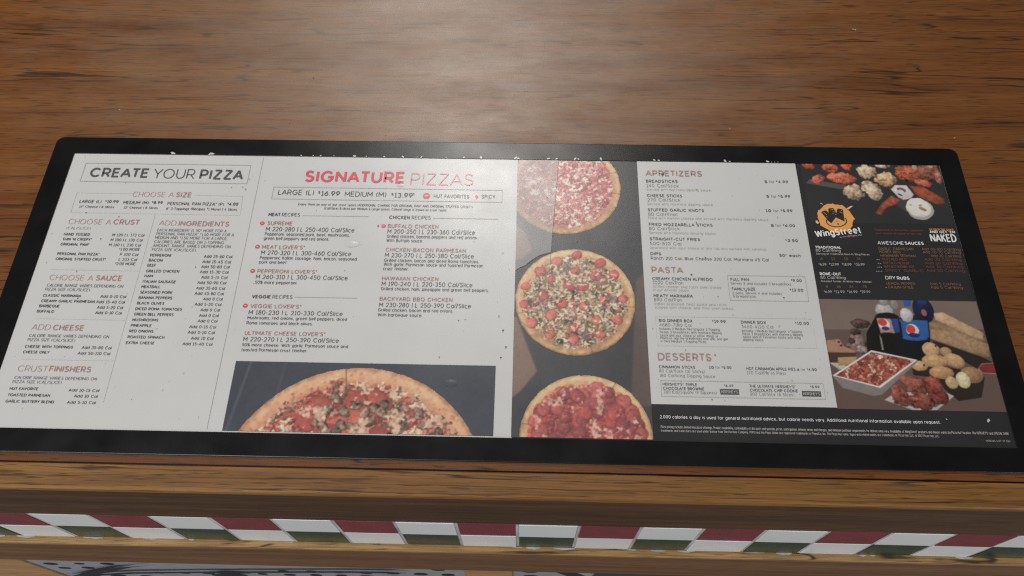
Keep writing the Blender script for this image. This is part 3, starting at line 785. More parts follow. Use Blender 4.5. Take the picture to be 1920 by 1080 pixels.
MEAL = [
    ('p', [(692.9, 104.4), (912.6, 108.7), (886.1, 14.5), (679.9, 10.1)], (92, 74, 67), 0),
    ('p', [(767.4, 119.3), (787.1, 119.7), (788.2, 102.9), (780.5, 76.7), (752.2, 79.3), (756.3, 102.3)], (22, 20, 20), 0.3),
    ('e', 775.8, 125.2, 7.9, 6.9, 0, (152, 148, 148), 0.5),
    ('e', 777.2, 133.0, 4.6, 3.2, 0, (125, 122, 122), 0.5),
    ('e', 785.9, 130.5, 4.3, 5.2, 0, (118, 114, 112), 0.5),
    ('e', 777.4, 117.7, 10.5, 5.0, 0, (24, 22, 22), 0.5),
    ('p', [(767.5, 117.1), (780.0, 116.7), (781.2, 102.3), (768.7, 102.0)], (160, 128, 112), 0.3),
    ('p', [(780.0, 116.7), (786.5, 116.9), (785.9, 103.5), (781.2, 102.3)], (35, 62, 135), 0.3),
    ('e', 774.7, 100.7, 6.8, 2.4, 0, (22, 20, 20), 0.5),
    ('e', 773.1, 111.0, 5.0, 5.6, 0, (200, 195, 195), 0),
    ('e', 772.2, 112.9, 3.8, 3.6, 0, (196, 58, 50), 0),
    ('e', 773.7, 107.0, 3.4, 1.9, 0, (40, 48, 120), 0),
    ('p', [(767.2, 102.0), (768.5, 97.0), (768.4, 86.1), (766.7, 85.9), (766.9, 94.8)], (130, 126, 122), 0.3),
    ('e', 810.5, 125.8, 9.3, 12.7, 0, (24, 30, 58), 0.5),
    ('e', 811.6, 133.9, 4.1, 3.5, 0, (30, 50, 100), 0.5),
    ('e', 810.9, 123.3, 2.4, 3.4, 0, (150, 78, 85), 0),
    ('p', [(788.2, 115.2), (813.1, 114.6), (810.5, 95.7), (799.7, 72.8), (779.1, 76.7)], (22, 22, 24), 0.3),
    ('e', 801.1, 116.4, 12.9, 4.1, 0, (26, 26, 30), 0.5),
    ('p', [(788.4, 116.1), (812.3, 115.5), (810.2, 99.0), (800.9, 97.1), (787.3, 98.3)], (34, 86, 152), 0.3),
    ('e', 798.0, 98.1, 11.1, 2.7, 0, (34, 86, 152), 0.5),
    ('e', 794.8, 120.4, 5.6, 7.1, 0, (168, 164, 163), 0.5),
    ('p', [(795.0, 135.8), (802.2, 136.0), (800.6, 129.3), (794.7, 129.2)], (42, 82, 165), 0.3),
    ('e', 797.1, 105.9, 5.6, 5.9, 0, (190, 188, 190), 0),
    ('e', 795.8, 106.6, 4.1, 4.3, 0, (196, 58, 50), 0),
    ('e', 797.5, 100.7, 5.2, 2.2, 0, (25, 42, 100), 0),
    ('e', 752.4, 111.1, 8.5, 5.1, 0, (72, 50, 46), 1),
    ('e', 746.4, 91.1, 8.4, 9.7, 0, (105, 84, 80), 1),
    ('e', 746.6, 103.2, 4.5, 3.3, 0, (66, 46, 44), 1),
    ('e', 749.4, 85.8, 4.9, 4.4, 0, (130, 110, 106), 1),
    ('e', 742.0, 94.3, 3.0, 2.8, 0, (60, 40, 40), 1),
    ('p', [(719.8, 94.4), (731.4, 95.8), (734.2, 88.7), (743.8, 84.6), (741.3, 78.6), (719.1, 83.5)], (158, 116, 92), 0.3),
    ('e', 730.4, 93.0, 1.2, 1.0, 0, (60, 40, 35), 0.5),
    ('e', 731.9, 89.7, 1.2, 1.0, 0, (60, 40, 35), 0.5),
    ('p', [(719.0, 83.0), (743.5, 82.9), (742.9, 76.5), (717.9, 73.3)], (72, 48, 40), 0.3),
    ('p', [(718.9, 73.3), (726.7, 72.9), (738.6, 68.4), (726.6, 66.6)], (172, 166, 164), 0.3),
    ('p', [(727.1, 78.3), (743.9, 79.2), (741.2, 72.2), (726.2, 70.3)], (168, 132, 88), 0.3),
    ('p', [(810.7, 96.8), (852.2, 80.8), (861.5, 75.1), (845.5, 69.5), (817.0, 89.3)], (44, 35, 31), 0.3),
    ('p', [(812.8, 113.5), (820.5, 114.2), (859.6, 98.9), (857.8, 95.5), (848.3, 97.0), (813.1, 107.9)], (138, 108, 78), 0.55),
    ('p', [(812.9, 106.8), (832.6, 106.0), (860.2, 93.4), (858.2, 81.5), (852.3, 81.4), (811.0, 97.9)], (152, 120, 88), 0.55),
    ('p', [(819.4, 123.2), (827.6, 123.9), (858.9, 104.3), (856.3, 97.7), (850.6, 98.7), (819.0, 116.4)], (180, 145, 110), 0.55),
    ('p', [(789.3, 69.4), (805.8, 74.0), (829.0, 69.2), (849.5, 62.2), (842.1, 43.5), (822.2, 40.1), (803.1, 61.3), (789.0, 63.1)], (44, 36, 32), 0.3),
    ('e', 821.5, 85.6, 5.1, 4.4, 0, (150, 118, 82), 0.5),
    ('e', 809.1, 87.0, 7.4, 7.1, 0, (178, 140, 98), 0.5),
    ('e', 826.9, 77.1, 8.8, 6.7, -20, (168, 132, 92), 0.5),
    ('e', 810.3, 76.5, 11.5, 6.1, 0, (172, 133, 92), 0.5),
    ('e', 796.1, 71.7, 7.3, 4.8, 0, (174, 134, 92), 0.5),
    ('e', 838.9, 64.1, 9.7, 7.6, 0, (138, 104, 70), 0.5),
    ('e', 813.7, 65.7, 10.7, 5.9, 0, (168, 124, 82), 0.5),
    ('e', 830.5, 59.2, 6.0, 7.6, 0, (188, 180, 140), 0.5),
    ('e', 820.3, 56.6, 5.4, 5.8, 0, (168, 142, 98), 0.5),
    ('e', 800.1, 72.3, 0.9, 1.0, 0, (50, 38, 30), 0),
    ('e', 813.9, 90.8, 0.8, 0.9, 0, (60, 44, 30), 0),
    ('p', [(845.2, 70.0), (849.7, 74.9), (868.7, 76.9), (869.4, 64.7), (847.9, 65.6)], (150, 120, 112), 0.3),
    ('p', [(846.3, 70.6), (850.1, 74.3), (868.5, 76.1), (868.7, 65.8), (848.7, 66.6)], (128, 40, 38), 0.3),
    ('p', [(719.9, 61.2), (757.3, 85.6), (795.3, 77.2), (794.3, 74.8), (758.8, 44.3), (751.4, 43.2), (726.7, 49.9)], (122, 116, 114), 0.2),
    ('p', [(719.9, 61.2), (757.3, 85.6), (795.3, 77.2), (758.6, 50.5)], (202, 196, 194), 0),
    ('p', [(723.0, 61.4), (757.4, 83.9), (792.2, 76.6), (757.7, 52.3)], (165, 76, 60), 1.6),
    ('p', [(759.9, 39.8), (771.3, 47.2), (814.3, 47.0), (819.5, 44.6), (802.3, 31.6), (782.4, 31.1)], (168, 161, 158), 0.2),
    ('p', [(766.2, 40.4), (772.6, 44.1), (811.9, 44.9), (814.8, 43.0), (801.9, 34.1), (783.8, 33.7)], (96, 86, 84), 0.2),
    ('e', 782.2, 58.3, 6.6, 5.0, 0, (124, 68, 56), 0.8),
    ('e', 805.0, 43.8, 9.1, 7.7, 0, (116, 52, 44), 0.8),
    ('e', 802.5, 54.0, 8.5, 8.2, 0, (126, 60, 48), 0.8),
    ('e', 789.0, 53.7, 9.5, 8.9, 0, (128, 70, 56), 0.8),
    ('e', 773.6, 44.1, 7.5, 9.5, 10, (122, 64, 52), 0.8),
    ('e', 790.6, 38.9, 11.3, 7.4, 0, (120, 62, 50), 0.9),
]
WINGS = [
    ('p', [(726.9, 262.8), (730.6, 267.7), (778.2, 258.5), (779.0, 253.2), (760.6, 256.1)], (78, 74, 72), 0.1),
    ('e', 732.2, 284.2, 5.9, 4.6, 0, (160, 66, 48), 0.8),
    ('e', 752.8, 282.4, 8.0, 6.3, -10, (178, 78, 58), 0.8),
    ('e', 769.6, 283.7, 5.4, 4.6, 0, (170, 72, 45), 0.8),
    ('e', 738.8, 267.8, 7.4, 4.9, 20, (172, 84, 70), 0.8),
    ('e', 762.0, 269.8, 14.3, 6.7, -4, (180, 88, 62), 0.8),
    ('e', 804.8, 285.9, 7.7, 4.4, 0, (160, 134, 112), 0.9),
    ('e', 787.6, 277.8, 9.7, 8.9, 0, (172, 142, 114), 0.9),
    ('e', 804.5, 268.4, 10.5, 9.2, -10, (178, 138, 100), 0.9),
    ('e', 771.1, 252.3, 9.6, 10.1, -10, (150, 126, 104), 0.9),
    ('e', 789.6, 255.5, 8.4, 12.5, 30, (168, 146, 122), 0.9),
    ('p', [(808.7, 239.3), (801.0, 243.2), (827.4, 247.9), (827.1, 234.5), (817.8, 230.2)], (62, 58, 56), 0.1),
    ('e', 846.3, 276.7, 11.4, 11.1, 0, (112, 64, 50), 0.9),
    ('e', 827.0, 275.2, 11.4, 10.4, -30, (142, 70, 48), 0.9),
    ('e', 840.3, 264.8, 9.0, 4.5, -10, (154, 78, 58), 0.9),
    ('e', 856.2, 272.6, 3.6, 8.6, 0, (150, 92, 74), 0.8),
    ('e', 852.6, 285.9, 5.2, 3.3, 0, (150, 100, 80), 0.8),
    ('e', 835.6, 283.5, 2.6, 4.4, 0, (165, 120, 100), 0.6),
    ('p', [(825.9, 261.4), (838.6, 260.6), (856.1, 247.3), (855.6, 241.1), (847.7, 240.0), (831.8, 249.0)], (140, 66, 44), 0.8),
    ('p', [(806.4, 249.6), (813.9, 244.5), (808.7, 239.3), (799.6, 236.0), (792.8, 226.7), (787.2, 228.7), (795.3, 240.0)], (150, 70, 50), 0.8),
    ('p', [(807.4, 256.9), (812.3, 262.2), (823.4, 261.9), (828.4, 251.0), (824.6, 246.8), (817.4, 244.6), (812.9, 247.6)], (186, 178, 178), 0.3),
    ('e', 817.6, 256.5, 4.5, 2.5, -20, (110, 80, 78), 0),
    ('e', 816.9, 255.0, 2.6, 1.5, -20, (186, 178, 178), 0),
    ('e', 815.2, 250.7, 2.6, 0.8, -35, (50, 46, 50), 0),
    ('e', 830.5, 234.5, 12.9, 12.6, -18, (150, 145, 140), 0),
    ('e', 829.6, 236.3, 11.7, 11.0, -18, (202, 195, 184), 0.2),
    ('e', 833.1, 234.6, 3.6, 1.8, -30, (150, 112, 88), 0),
    ('e', 831.8, 238.6, 1.9, 1.0, 20, (168, 120, 98), 0),
    ('e', 822.6, 239.0, 1.2, 1.0, 0, (170, 140, 120), 0),
    ('e', 835.3, 233.1, 1.5, 1.0, 0, (140, 95, 75), 0),
]
PIZZA_RED = [(502.6, 177.6), (523.9, 169.1), (536.6, 156.7), (519.7, 155.2), (500.8, 160.4), (483.9, 169.6), (477.9, 150.6), (455.7, 143.4), (471.5, 134.5), (454.4, 125.1), (489.1, 127.0), (494.6, 143.5), (507.6, 144.4), (508.3, 124.4), (525.6, 131.3), (543.3, 132.3), (519.2, 110.3), (537.7, 110.7), (478.5, 114.8), (462.1, 106.2), (477.5, 95.5), (499.0, 102.9), (498.4, 91.3), (522.5, 96.4), (469.1, 159.8)]
EMBLEM_TOWERS = [(736.0, 229.1), (739.3, 231.1), (741.7, 230.6), (743.0, 228.5), (743.3, 232.8), (744.6, 233.8), (748.4, 233.8), (750.5, 228.0), (751.6, 232.5), (753.2, 233.5), (757.2, 232.4), (756.6, 218.7), (749.1, 223.3), (743.7, 216.5), (740.9, 219.5)]
EMBLEM_RING = [(757.2, 223.0), (757.9, 222.2), (758.3, 221.3), (758.6, 220.4), (758.6, 219.4), (758.4, 218.4), (757.9, 217.4), (757.2, 216.5), (756.3, 215.6), (755.3, 214.9), (754.1, 214.2), (752.7, 213.6), (751.3, 213.2), (749.8, 212.9), (748.3, 212.8), (746.8, 212.8), (745.4, 212.9), (744.0, 213.3), (742.8, 213.7), (741.7, 214.3), (740.8, 215.0), (740.1, 215.8), (739.7, 216.7), (739.4, 217.6), (739.4, 218.6), (739.6, 219.6), (740.1, 220.6)]
EMBLEM_WINDOWS = [(738.8, 229.1), (739.5, 227.3), (740.7, 226.7), (740.7, 223.8), (746.0, 232.0), (747.4, 232.1), (748.2, 229.8), (749.5, 226.6), (747.1, 227.8), (755.7, 231.3), (754.1, 229.4), (755.5, 228.8)]
EMBLEM_DASHES = [[(748.9, 219.9), (749.5, 219.9), (749.7, 218.1), (749.0, 218.1)], [(749.2, 217.0), (750.5, 216.8), (750.8, 215.0), (749.5, 215.0)]]
EMBLEM_DROPS = [[(736.5, 239.8), (737.5, 239.9), (739.1, 238.2), (738.5, 237.8)], [(760.3, 233.2), (765.4, 236.9), (767.4, 236.5), (762.5, 232.7)], [(729.3, 219.5), (731.2, 219.3), (732.1, 216.9), (730.8, 215.5), (729.3, 216.9)], [(765.6, 222.4), (767.2, 222.0), (765.7, 221.1)], [(762.4, 229.8), (764.4, 229.6), (763.4, 229.1)]]
# ---------------------------------------------------------------- menu board
board = thing('menu_board', 'long laminated pizza menu with a black rounded border lying flat on the wood counter', 'menu')
SW, SH = 860.0, 286.6                      # printed sheet, millimetres

def ring_pts(x0, x1, y0, y1, rad, n):
    out = []
    for cx, cy, a0 in ((x1 - rad, y1 - rad, 0), (x0 + rad, y1 - rad, 90), (x0 + rad, y0 + rad, 180), (x1 - rad, y0 + rad, 270)):
        for i in range(n + 1):
            a = R(a0 + 90 * i / n)
            out.append((cx + rad * math.cos(a), cy + rad * math.sin(a)))
    return out
nseg = 8
rings = []
for ins, z in ((0.0, 0.0), (0.0, 1.3), (0.2, 1.6), (0.7, 1.7)):
    rings.append([(x_, y_, z) for x_, y_ in ring_pts(-23.0 + ins, SW + 21.5 - ins, -20.5 + ins, SH + 20.7 - ins, 8 - ins, nseg)])
for ins, z in ((0.3, 1.7), (0.1, 1.6), (0.0, 1.0)):
    rings.append([(x_, y_, z) for x_, y_ in ring_pts(0 - ins, SW + ins, 0 - ins, SH + ins, 0.6, nseg)])
V = [(x_ / 1000, y_ / 1000, z / 1000) for rg in rings for x_, y_, z in rg]
k = len(rings[0])
F = [(a * k + j, a * k + (j + 1) % k, (a + 1) * k + (j + 1) % k, (a + 1) * k + j) for a in range(len(rings) - 1) for j in range(k)]
obj('border', V, F, M_BORDER, board)
box('backing_sheet', -0.004, SW / 1000 + 0.004, -0.004, SH / 1000 + 0.004, 0.0002, 0.0011, M_DARK, board)

Z_PANEL, Z_PIC, Z_BOX, Z_TEXT, Z_FILM, Z_DIRT = 1.25, 1.4, 1.58, 1.7, 1.9, 2.0

def quad(name, P_, mat, parent, z=Z_PANEL, label=None):
    return obj(name, [(x_ / 1000, y_ / 1000, z / 1000) for x_, y_ in P_], [tuple(range(len(P_)))], mat, parent, label=label)

H_ = SH
PANEL = {}
PANEL['create'] = quad('menu_panel', [(0, 0), (190.6, 0), (190.6, H_), (0, H_)], M_PAPER, board, label='white menu panel headed CREATE YOUR PIZZA')
PANEL['signature'] = quad('menu_panel', [(190.6, 0), (446.0, 0), (445.4, H_), (190.6, H_)], M_PAPER, board, label='white menu panel headed SIGNATURE PIZZAS')
PANEL['strip'] = quad('picture_panel', [(446.0, 0), (563.4, 0), (563.4, H_), (445.4, H_)], M_DARK, board, label='dark picture strip with three whole pizzas')
PANEL['appetizer'] = quad('menu_panel', [(563.4, 32.2), (719.4, 32.2), (719.4, H_), (562.4, H_)], M_PAPER, board, label='white menu panel headed APPETIZERS, PASTA and DESSERTS')
PANEL['wing'] = quad('menu_panel', [(719.4, 32.2), (860, 32.2), (860, H_), (719.4, H_)], M_DARK, board, label='charcoal menu panel with wings and sauces')
PANEL['footer'] = quad('footer_panel', [(563.4, 0), (860, 0), (860, 32.2), (563.4, 32.2)], M_DARK, board, label='charcoal strip of small print')

# ------------------------------------------------ lettering drawn with strokes
def arc(cx, cy, rx, ry, a0, a1):
    n_ = max(3, int(abs(a1 - a0) / 24))
    return [(cx + rx * math.cos(R(a0 + (a1 - a0) * i / n_)), cy + ry * math.sin(R(a0 + (a1 - a0) * i / n_))) for i in range(n_ + 1)]
X_ = 0.72                                   # x height
def bowl(cx=.34, rx=.34): return arc(cx, X_ / 2, rx, X_ / 2, 0, 360)
G = {
 'A': (.92, [[(0, 0), (.46, 1)], [(.46, 1), (.92, 0)], [(.17, .32), (.75, .32)]]),
 'B': (.7, [[(0, 0), (0, 1), (.4, 1)] + arc(.4, .765, .25, .235, 90, -90) + [(0, .53)], [(.4, .53)] + arc(.42, .265, .28, .265, 90, -90) + [(0, 0)]]),
 'C': (.9, [arc(.5, .5, .5, .5, 42, 318)]),
 'D': (.82, [[(0, 0), (0, 1), (.34, 1)] + arc(.34, .5, .48, .5, 90, -90) + [(0, 0)]]),
 'E': (.62, [[(.62, 1), (0, 1), (0, 0), (.62, 0)], [(0, .52), (.55, .52)]]),
 'F': (.6, [[(.6, 1), (0, 1), (0, 0)], [(0, .5), (.54, .5)]]),
 'G': (.96, [arc(.5, .5, .5, .5, 42, 330) + [(.96, .46), (.55, .46)]]),
 'H': (.76, [[(0, 0), (0, 1)], [(.76, 0), (.76, 1)], [(0, .52), (.76, .52)]]),
 'I': (.02, [[(.01, 0), (.01, 1)]]),
 'J': (.5, [[(.5, 1), (.5, .3)] + arc(.25, .27, .25, .27, 0, -165)]),
 'K': (.7, [[(0, 0), (0, 1)], [(.66, 1), (.02, .42)], [(.24, .6), (.7, 0)]]),
 'L': (.56, [[(0, 1), (0, 0), (.56, 0)]]),
 'M': (.92, [[(0, 0), (0, 1)], [(0, 1), (.46, .3)], [(.46, .3), (.92, 1)], [(.92, 1), (.92, 0)]]),
 'N': (.78, [[(0, 0), (0, 1)], [(0, 1), (.78, 0)], [(.78, 0), (.78, 1)]]),
 'O': (1.0, [arc(.5, .5, .5, .5, 0, 360)]),
 'P': (.68, [[(0, 0), (0, 1), (.38, 1)] + arc(.38, .71, .3, .29, 90, -90) + [(0, .42)]]),
 'Q': (1.0, [arc(.5, .5, .5, .5, 0, 360), [(.62, .28), (.95, -.04)]]),
 'R': (.7, [[(0, 0), (0, 1), (.38, 1)] + arc(.38, .71, .3, .29, 90, -90) + [(0, .42)], [(.36, .42), (.7, 0)]]),
 'S': (.66, [arc(.34, .755, .29, .245, 25, 270)[:-1] + arc(.34, .255, .32, .255, 90, -155)]),
 'T': (.72, [[(0, 1), (.72, 1)], [(.36, 1), (.36, 0)]]),
 'U': (.76, [[(0, 1), (0, .38)] + arc(.38, .38, .38, .38, 180, 360) + [(.76, 1)]]),
 'V': (.86, [[(0, 1), (.43, 0)], [(.43, 0), (.86, 1)]]),
 'W': (1.24, [[(0, 1), (.31, 0)], [(.31, 0), (.62, .95)], [(.62, .95), (.93, 0)], [(.93, 0), (1.24, 1)]]),
 'X': (.78, [[(0, 0), (.78, 1)], [(0, 1), (.78, 0)]]),
 'Y': (.8, [[(0, 1), (.4, .45)], [(.8, 1), (.4, .45)], [(.4, .47), (.4, 0)]]),
 'Z': (.74, [[(.02, 1), (.72, 1)], [(.72, 1), (.0, 0)], [(.0, 0), (.74, 0)]]),
 'a': (.68, [bowl(), [(.68, X_), (.68, 0)]]),
 'b': (.68, [bowl(), [(0, 1), (0, 0)]]),
 'c': (.6, [arc(.34, X_ / 2, .34, X_ / 2, 45, 315)]),
 'd': (.68, [bowl(), [(.68, 1), (.68, 0)]]),
 'e': (.68, [[(.02, .37), (.67, .37)] + arc(.34, X_ / 2, .34, X_ / 2, 5, 310)]),
 'f': (.36, [[(.13, 0), (.13, .8)] + arc(.3, .8, .17, .2, 180, 90), [(0, X_ - .03), (.34, X_ - .03)]]),
 'g': (.68, [bowl(), [(.68, X_), (.68, 0)] + arc(.36, -.02, .32, .25, 0, -150)]),
 'h': (.58, [[(0, 0), (0, 1)], [(0, .42)] + arc(.29, .42, .29, .3, 180, 0) + [(.58, 0)]]),
 'i': (.02, [[(.01, 0), (.01, X_)], [(.01, .88), (.01, 1)]]),
 'j': (.14, [[(.12, X_), (.12, -.1)] + arc(-.02, -.1, .14, .16, 0, -90), [(.12, .88), (.12, 1)]]),
 'k': (.54, [[(0, 0), (0, 1)], [(.5, X_), (.02, .28)], [(.2, .42), (.54, 0)]]),
 'l': (.02, [[(.01, 0), (.01, 1)]]),
 'm': (.96, [[(0, 0), (0, X_)], [(0, .44)] + arc(.24, .44, .24, .28, 180, 0) + [(.48, 0)], [(.48, .44)] + arc(.72, .44, .24, .28, 180, 0) + [(.96, 0)]]),
 'n': (.58, [[(0, 0), (0, X_)], [(0, .42)] + arc(.29, .42, .29, .3, 180, 0) + [(.58, 0)]]),
 'o': (.7, [bowl(.35, .35)]),
 'p': (.68, [bowl(), [(0, X_), (0, -.27)]]),
 'q': (.68, [bowl(), [(.68, X_), (.68, -.27)]]),
 'r': (.36, [[(0, 0), (0, X_)], [(0, .42)] + arc(.3, .42, .3, .3, 180, 80)]),
 's': (.5, [arc(.25, .535, .22, .185, 30, 270)[:-1] + arc(.25, .175, .24, .175, 90, -150)]),
 't': (.38, [[(.14, .95), (.14, .18)] + arc(.3, .18, .16, .18, 180, 280), [(0, X_ - .03), (.36, X_ - .03)]]),
 'u': (.58, [[(0, X_), (0, .3)] + arc(.29, .3, .29, .3, 180, 360), [(.58, X_), (.58, 0)]]),
 'v': (.6, [[(0, X_), (.3, 0)], [(.3, 0), (.6, X_)]]),
 'w': (.92, [[(0, X_), (.23, 0)], [(.23, 0), (.46, X_)], [(.46, X_), (.69, 0)], [(.69, 0), (.92, X_)]]),
 'x': (.56, [[(0, 0), (.56, X_)], [(0, X_), (.56, 0)]]),
 'y': (.6, [[(0, X_), (.3, 0)], [(.6, X_), (.18, -.27)]]),
 'z': (.54, [[(0, X_), (.53, X_)], [(.53, X_), (0, 0)], [(0, 0), (.54, 0)]]),
 '0': (.7, [arc(.35, .5, .35, .5, 0, 360)]),
 '1': (.34, [[(.0, .8), (.22, 1), (.22, 0)], [(.0, 0), (.44, 0)]]),
 '2': (.62, [arc(.31, .68, .3, .32, 165, -35) + [(0, 0), (.64, 0)]]),
 '3': (.62, [arc(.29, .755, .27, .245, 150, -90), arc(.29, .27, .32, .27, 80, -150)]),
 '4': (.7, [[(.52, 0), (.52, 1), (0, .27), (.7, .27)]]),
 '5': (.64, [[(.58, 1), (.12, 1), (.08, .56)] + arc(.31, .32, .32, .32, 115, -150)]),
 '6': (.66, [arc(.33, .32, .33, .32, 0, 360), [(.5, 1), (.06, .48)]]),
 '7': (.6, [[(0, 1), (.6, 1), (.18, 0)]]),
 '8': (.66, [arc(.33, .76, .26, .24, 0, 360), arc(.33, .27, .33, .27, 0, 360)]),
 '9': (.66, [arc(.33, .68, .33, .32, 0, 360), [(.16, 0), (.6, .52)]]),
 '.': (.06, [[(.03, 0), (.03, .12)]]), ',': (.08, [[(.06, .1), (.0, -.14)]]), "'": (.04, [[(.02, .72), (.02, 1)]]), '"': (.2, [[(.02, .72), (.02, 1)], [(.18, .72), (.18, 1)]]),
 '-': (.34, [[(0, .42), (.34, .42)]]), '|': (.04, [[(.02, -.1), (.02, 1.08)]]), '/': (.4, [[(0, -.06), (.4, 1.05)]]),
 '(': (.2, [arc(.4, .45, .4, .62, 130, 230)]), ')': (.2, [arc(-.2, .45, .4, .62, 50, -50)]), '&': (.7, [arc(.3, .76, .2, .22, 300, 60)[::-1] + [(.7, 0)], arc(.28, .26, .27, .26, 60, 360)]),
 '$': (.36, [arc(.18, .83, .14, .11, 25, 270)[:-1] + arc(.18, .61, .15, .11, 90, -155), [(.18, .42), (.18, 1.02)]]),
 '¢': (.32, [arc(.17, .76, .15, .18, 45, 315), [(.17, .48), (.17, 1.04)]]),
 '%': (.8, [arc(.16, .78, .16, .2, 0, 360), arc(.64, .22, .16, .2, 0, 360), [(.1, 0), (.7, 1)]]),
 '®': (.24, [arc(.12, .84, .12, .14, 0, 360), [(.08, .84), (.17, .84)]]), '©': (.9, [arc(.45, .45, .45, .48, 0, 360), arc(.45, .45, .2, .22, 45, 315)]),
}
SMALL = set('$¢®')

def ribbon(pts_, w):
    """band of width w round an open or closed line, mitred"""
    n_ = len(pts_)
    closed = n_ > 3 and abs(pts_[0][0] - pts_[-1][0]) + abs(pts_[0][1] - pts_[-1][1]) < 1e-6
    P_ = [pts_[0]]
    for q in pts_[1:]:
        if abs(q[0] - P_[-1][0]) + abs(q[1] - P_[-1][1]) > 1e-5:
            P_.append(q)
    if closed:
        P_ = P_[:-1] if abs(P_[0][0] - P_[-1][0]) + abs(P_[0][1] - P_[-1][1]) < 1e-5 else P_
    n_ = len(P_)
    def d(i, j):
        x_, y_ = P_[j][0] - P_[i][0], P_[j][1] - P_[i][1]
        l_ = math.hypot(x_, y_) or 1
        return x_ / l_, y_ / l_
    V_, F_ = [], []
    for i in range(n_):
        if closed: a, b_ = d((i - 1) % n_, i), d(i, (i + 1) % n_)
        else: a, b_ = d(max(i - 1, 0), max(i, 1)), d(min(i, n_ - 2), min(i + 1, n_ - 1))
        nx, ny = -(a[1] + b_[1]), a[0] + b_[0]
        l_ = math.hypot(nx, ny) or 1
        nx, ny = nx / l_, ny / l_
        c_ = max(0.55, nx * -b_[1] + ny * b_[0])
        V_ += [(P_[i][0] + nx * w / 2 / c_, P_[i][1] + ny * w / 2 / c_), (P_[i][0] - nx * w / 2 / c_, P_[i][1] - ny * w / 2 / c_)]
    for i in range(n_ - (0 if closed else 1)):
        j = (i + 1) % n_
        F_.append((2 * i, 2 * i + 1, 2 * j + 1, 2 * j))
    return V_, F_

def lettering(s, x, y, width, cap, w, V, F, z=Z_TEXT, ang=0.0, slant=0.0):
    """set s from (x, y) mm, squeezed to width, weight w of the cap height"""
    w = w * .86 if w > .15 else w
    gap = 0.19 + w
    pen = w / 2
    parts = []
    snug = {'A': .09, 'T': .07, 'V': .08, 'Y': .08, 'L': .04}
    for ch in s:
        if ch == ' ':
            pen += 0.60
            continue
        adv, st = G.get(ch) or G.get(ch.upper()) or G['-']
        k_ = snug.get(ch, 0)
        pen -= k_
        parts.append((pen, st, w * (.7 if ch in SMALL else 1)))
        pen += adv + gap - k_
    nat = pen - gap + w / 2
    sx = width / nat
    ca, sa = math.cos(ang), math.sin(ang)
    for kk, (px_, st, ww) in enumerate(parts):
        for q, line in enumerate(st):
            # ink stays inside the cap height, and keeps its weight when squeezed
            L2 = [((px_ + a) * sx, ww * cap / 2 + b_ * cap * (1 - ww)) for a, b_ in line]
            v_, f_ = ribbon(L2, ww * min(cap, cap * 0.5 + sx * 0.5))
            a0 = len(V)
            zz = z + 0.004 * q + 0.002 * (kk % 2)
            for a, b_ in v_:
                a += slant * b_
                V.append(((x + a * ca - b_ * sa) / 1000, (y + a * sa + b_ * ca) / 1000, zz / 1000))
            F += [tuple(a0 + i for i in f) for f in f_]

# every block of lines that stands together on the sheet is one part
groups = {}
for row in TEXT:
    groups.setdefault(row[:2], []).append(row[2:])
for (panel, block), rows in groups.items():
    reach = 3.5 if block in ('heading', 'recipe_heading', 'recipe_title') else 9.5
    blocks = []
    for r_ in rows:
        hit = [g_ for g_ in blocks if any(abs(r_[2] - q[2]) < reach and r_[1] < q[1] + q[3] + 9 and q[1] < r_[1] + r_[3] + 9 for q in g_)]
        merged = [r_] + [q for g_ in hit for q in g_]
        blocks = [g_ for g_ in blocks if g_ not in hit] + [merged]
    for part in blocks:
        cols = sorted({r_[6] for r_ in part})
        V, F, mi = [], [], []
        for s, x, y, width, cap, w, col in part:
            lettering(s, x, y, width, cap, w, V, F)
            mi += [cols.index(col)] * (len(F) - len(mi))
        obj(block, V, F, [M_INK[c] for c in cols], PANEL[panel], mi)

# ------------------------------------------------ ruled boxes and lines
def rules(name, lines, w, mat, parent, z=Z_BOX):
    V, F = [], []
    for k_, L_ in enumerate(lines):
        v_, f_ = ribbon(L_, w)
        a0 = len(V)
        V += [(a / 1000, b_ / 1000, (z + .003 * k_) / 1000) for a, b_ in v_]
        F += [tuple(a0 + i for i in f) for f in f_]
    return obj(name, V, F, mat, parent)
def rect(x0, y0, x1, y1): return [(x0, y0), (x1, y0), (x1, y1), (x0, y1), (x0, y0)]
rules('heading_box', [rect(14.6, 252.6, 180.1, 274.8)], 0.55, M_LINE, PANEL['create'])
rules('price_box', [[(75, 238.8), (15.4, 239.0), (15.6, 215.8), (180, 215.6), (178.6, 237.6), (131, 238.2)]], 0.42, M_FAINT, PANEL['create'])
for L_ in ([(15, 152.6), (97.6, 152.6)], [(15, 101.9), (97.6, 101.9)], [(14.4, 62.3), (97.6, 62.3)], [(98, 214.7), (98, 24)]):
    rules('divider', [L_], 0.42, M_FAINT, PANEL['create'])
rules('divider', [[(191.2, 285.4), (191.2, 2)]], 0.4, M_LINE, PANEL['create'])
rules('price_box', [rect(207.3, 235.1, 431.0, 249.2)], 0.5, M_LINE, PANEL['signature'])
for L_ in ([(240, 216.3), (304, 216.3)], [(366, 215.7), (428, 215.7)], [(245.7, 128), (303, 128)]):
    rules('divider', [L_], 0.5, M_LINE, PANEL['signature'])
rules('price_box', [rect(639.8, 132.4, 710.2, 158.1)], 0.45, M_LINE, PANEL['appetizer'])
rules('price_box', [rect(571.5, 86.4, 710.3, 115.0)], 0.42, M_FAINT, PANEL['appetizer'])
rules('price_box', [rect(572.5, 39.2, 710.6, 53.6)], 0.42, M_LINE, PANEL['appetizer'])

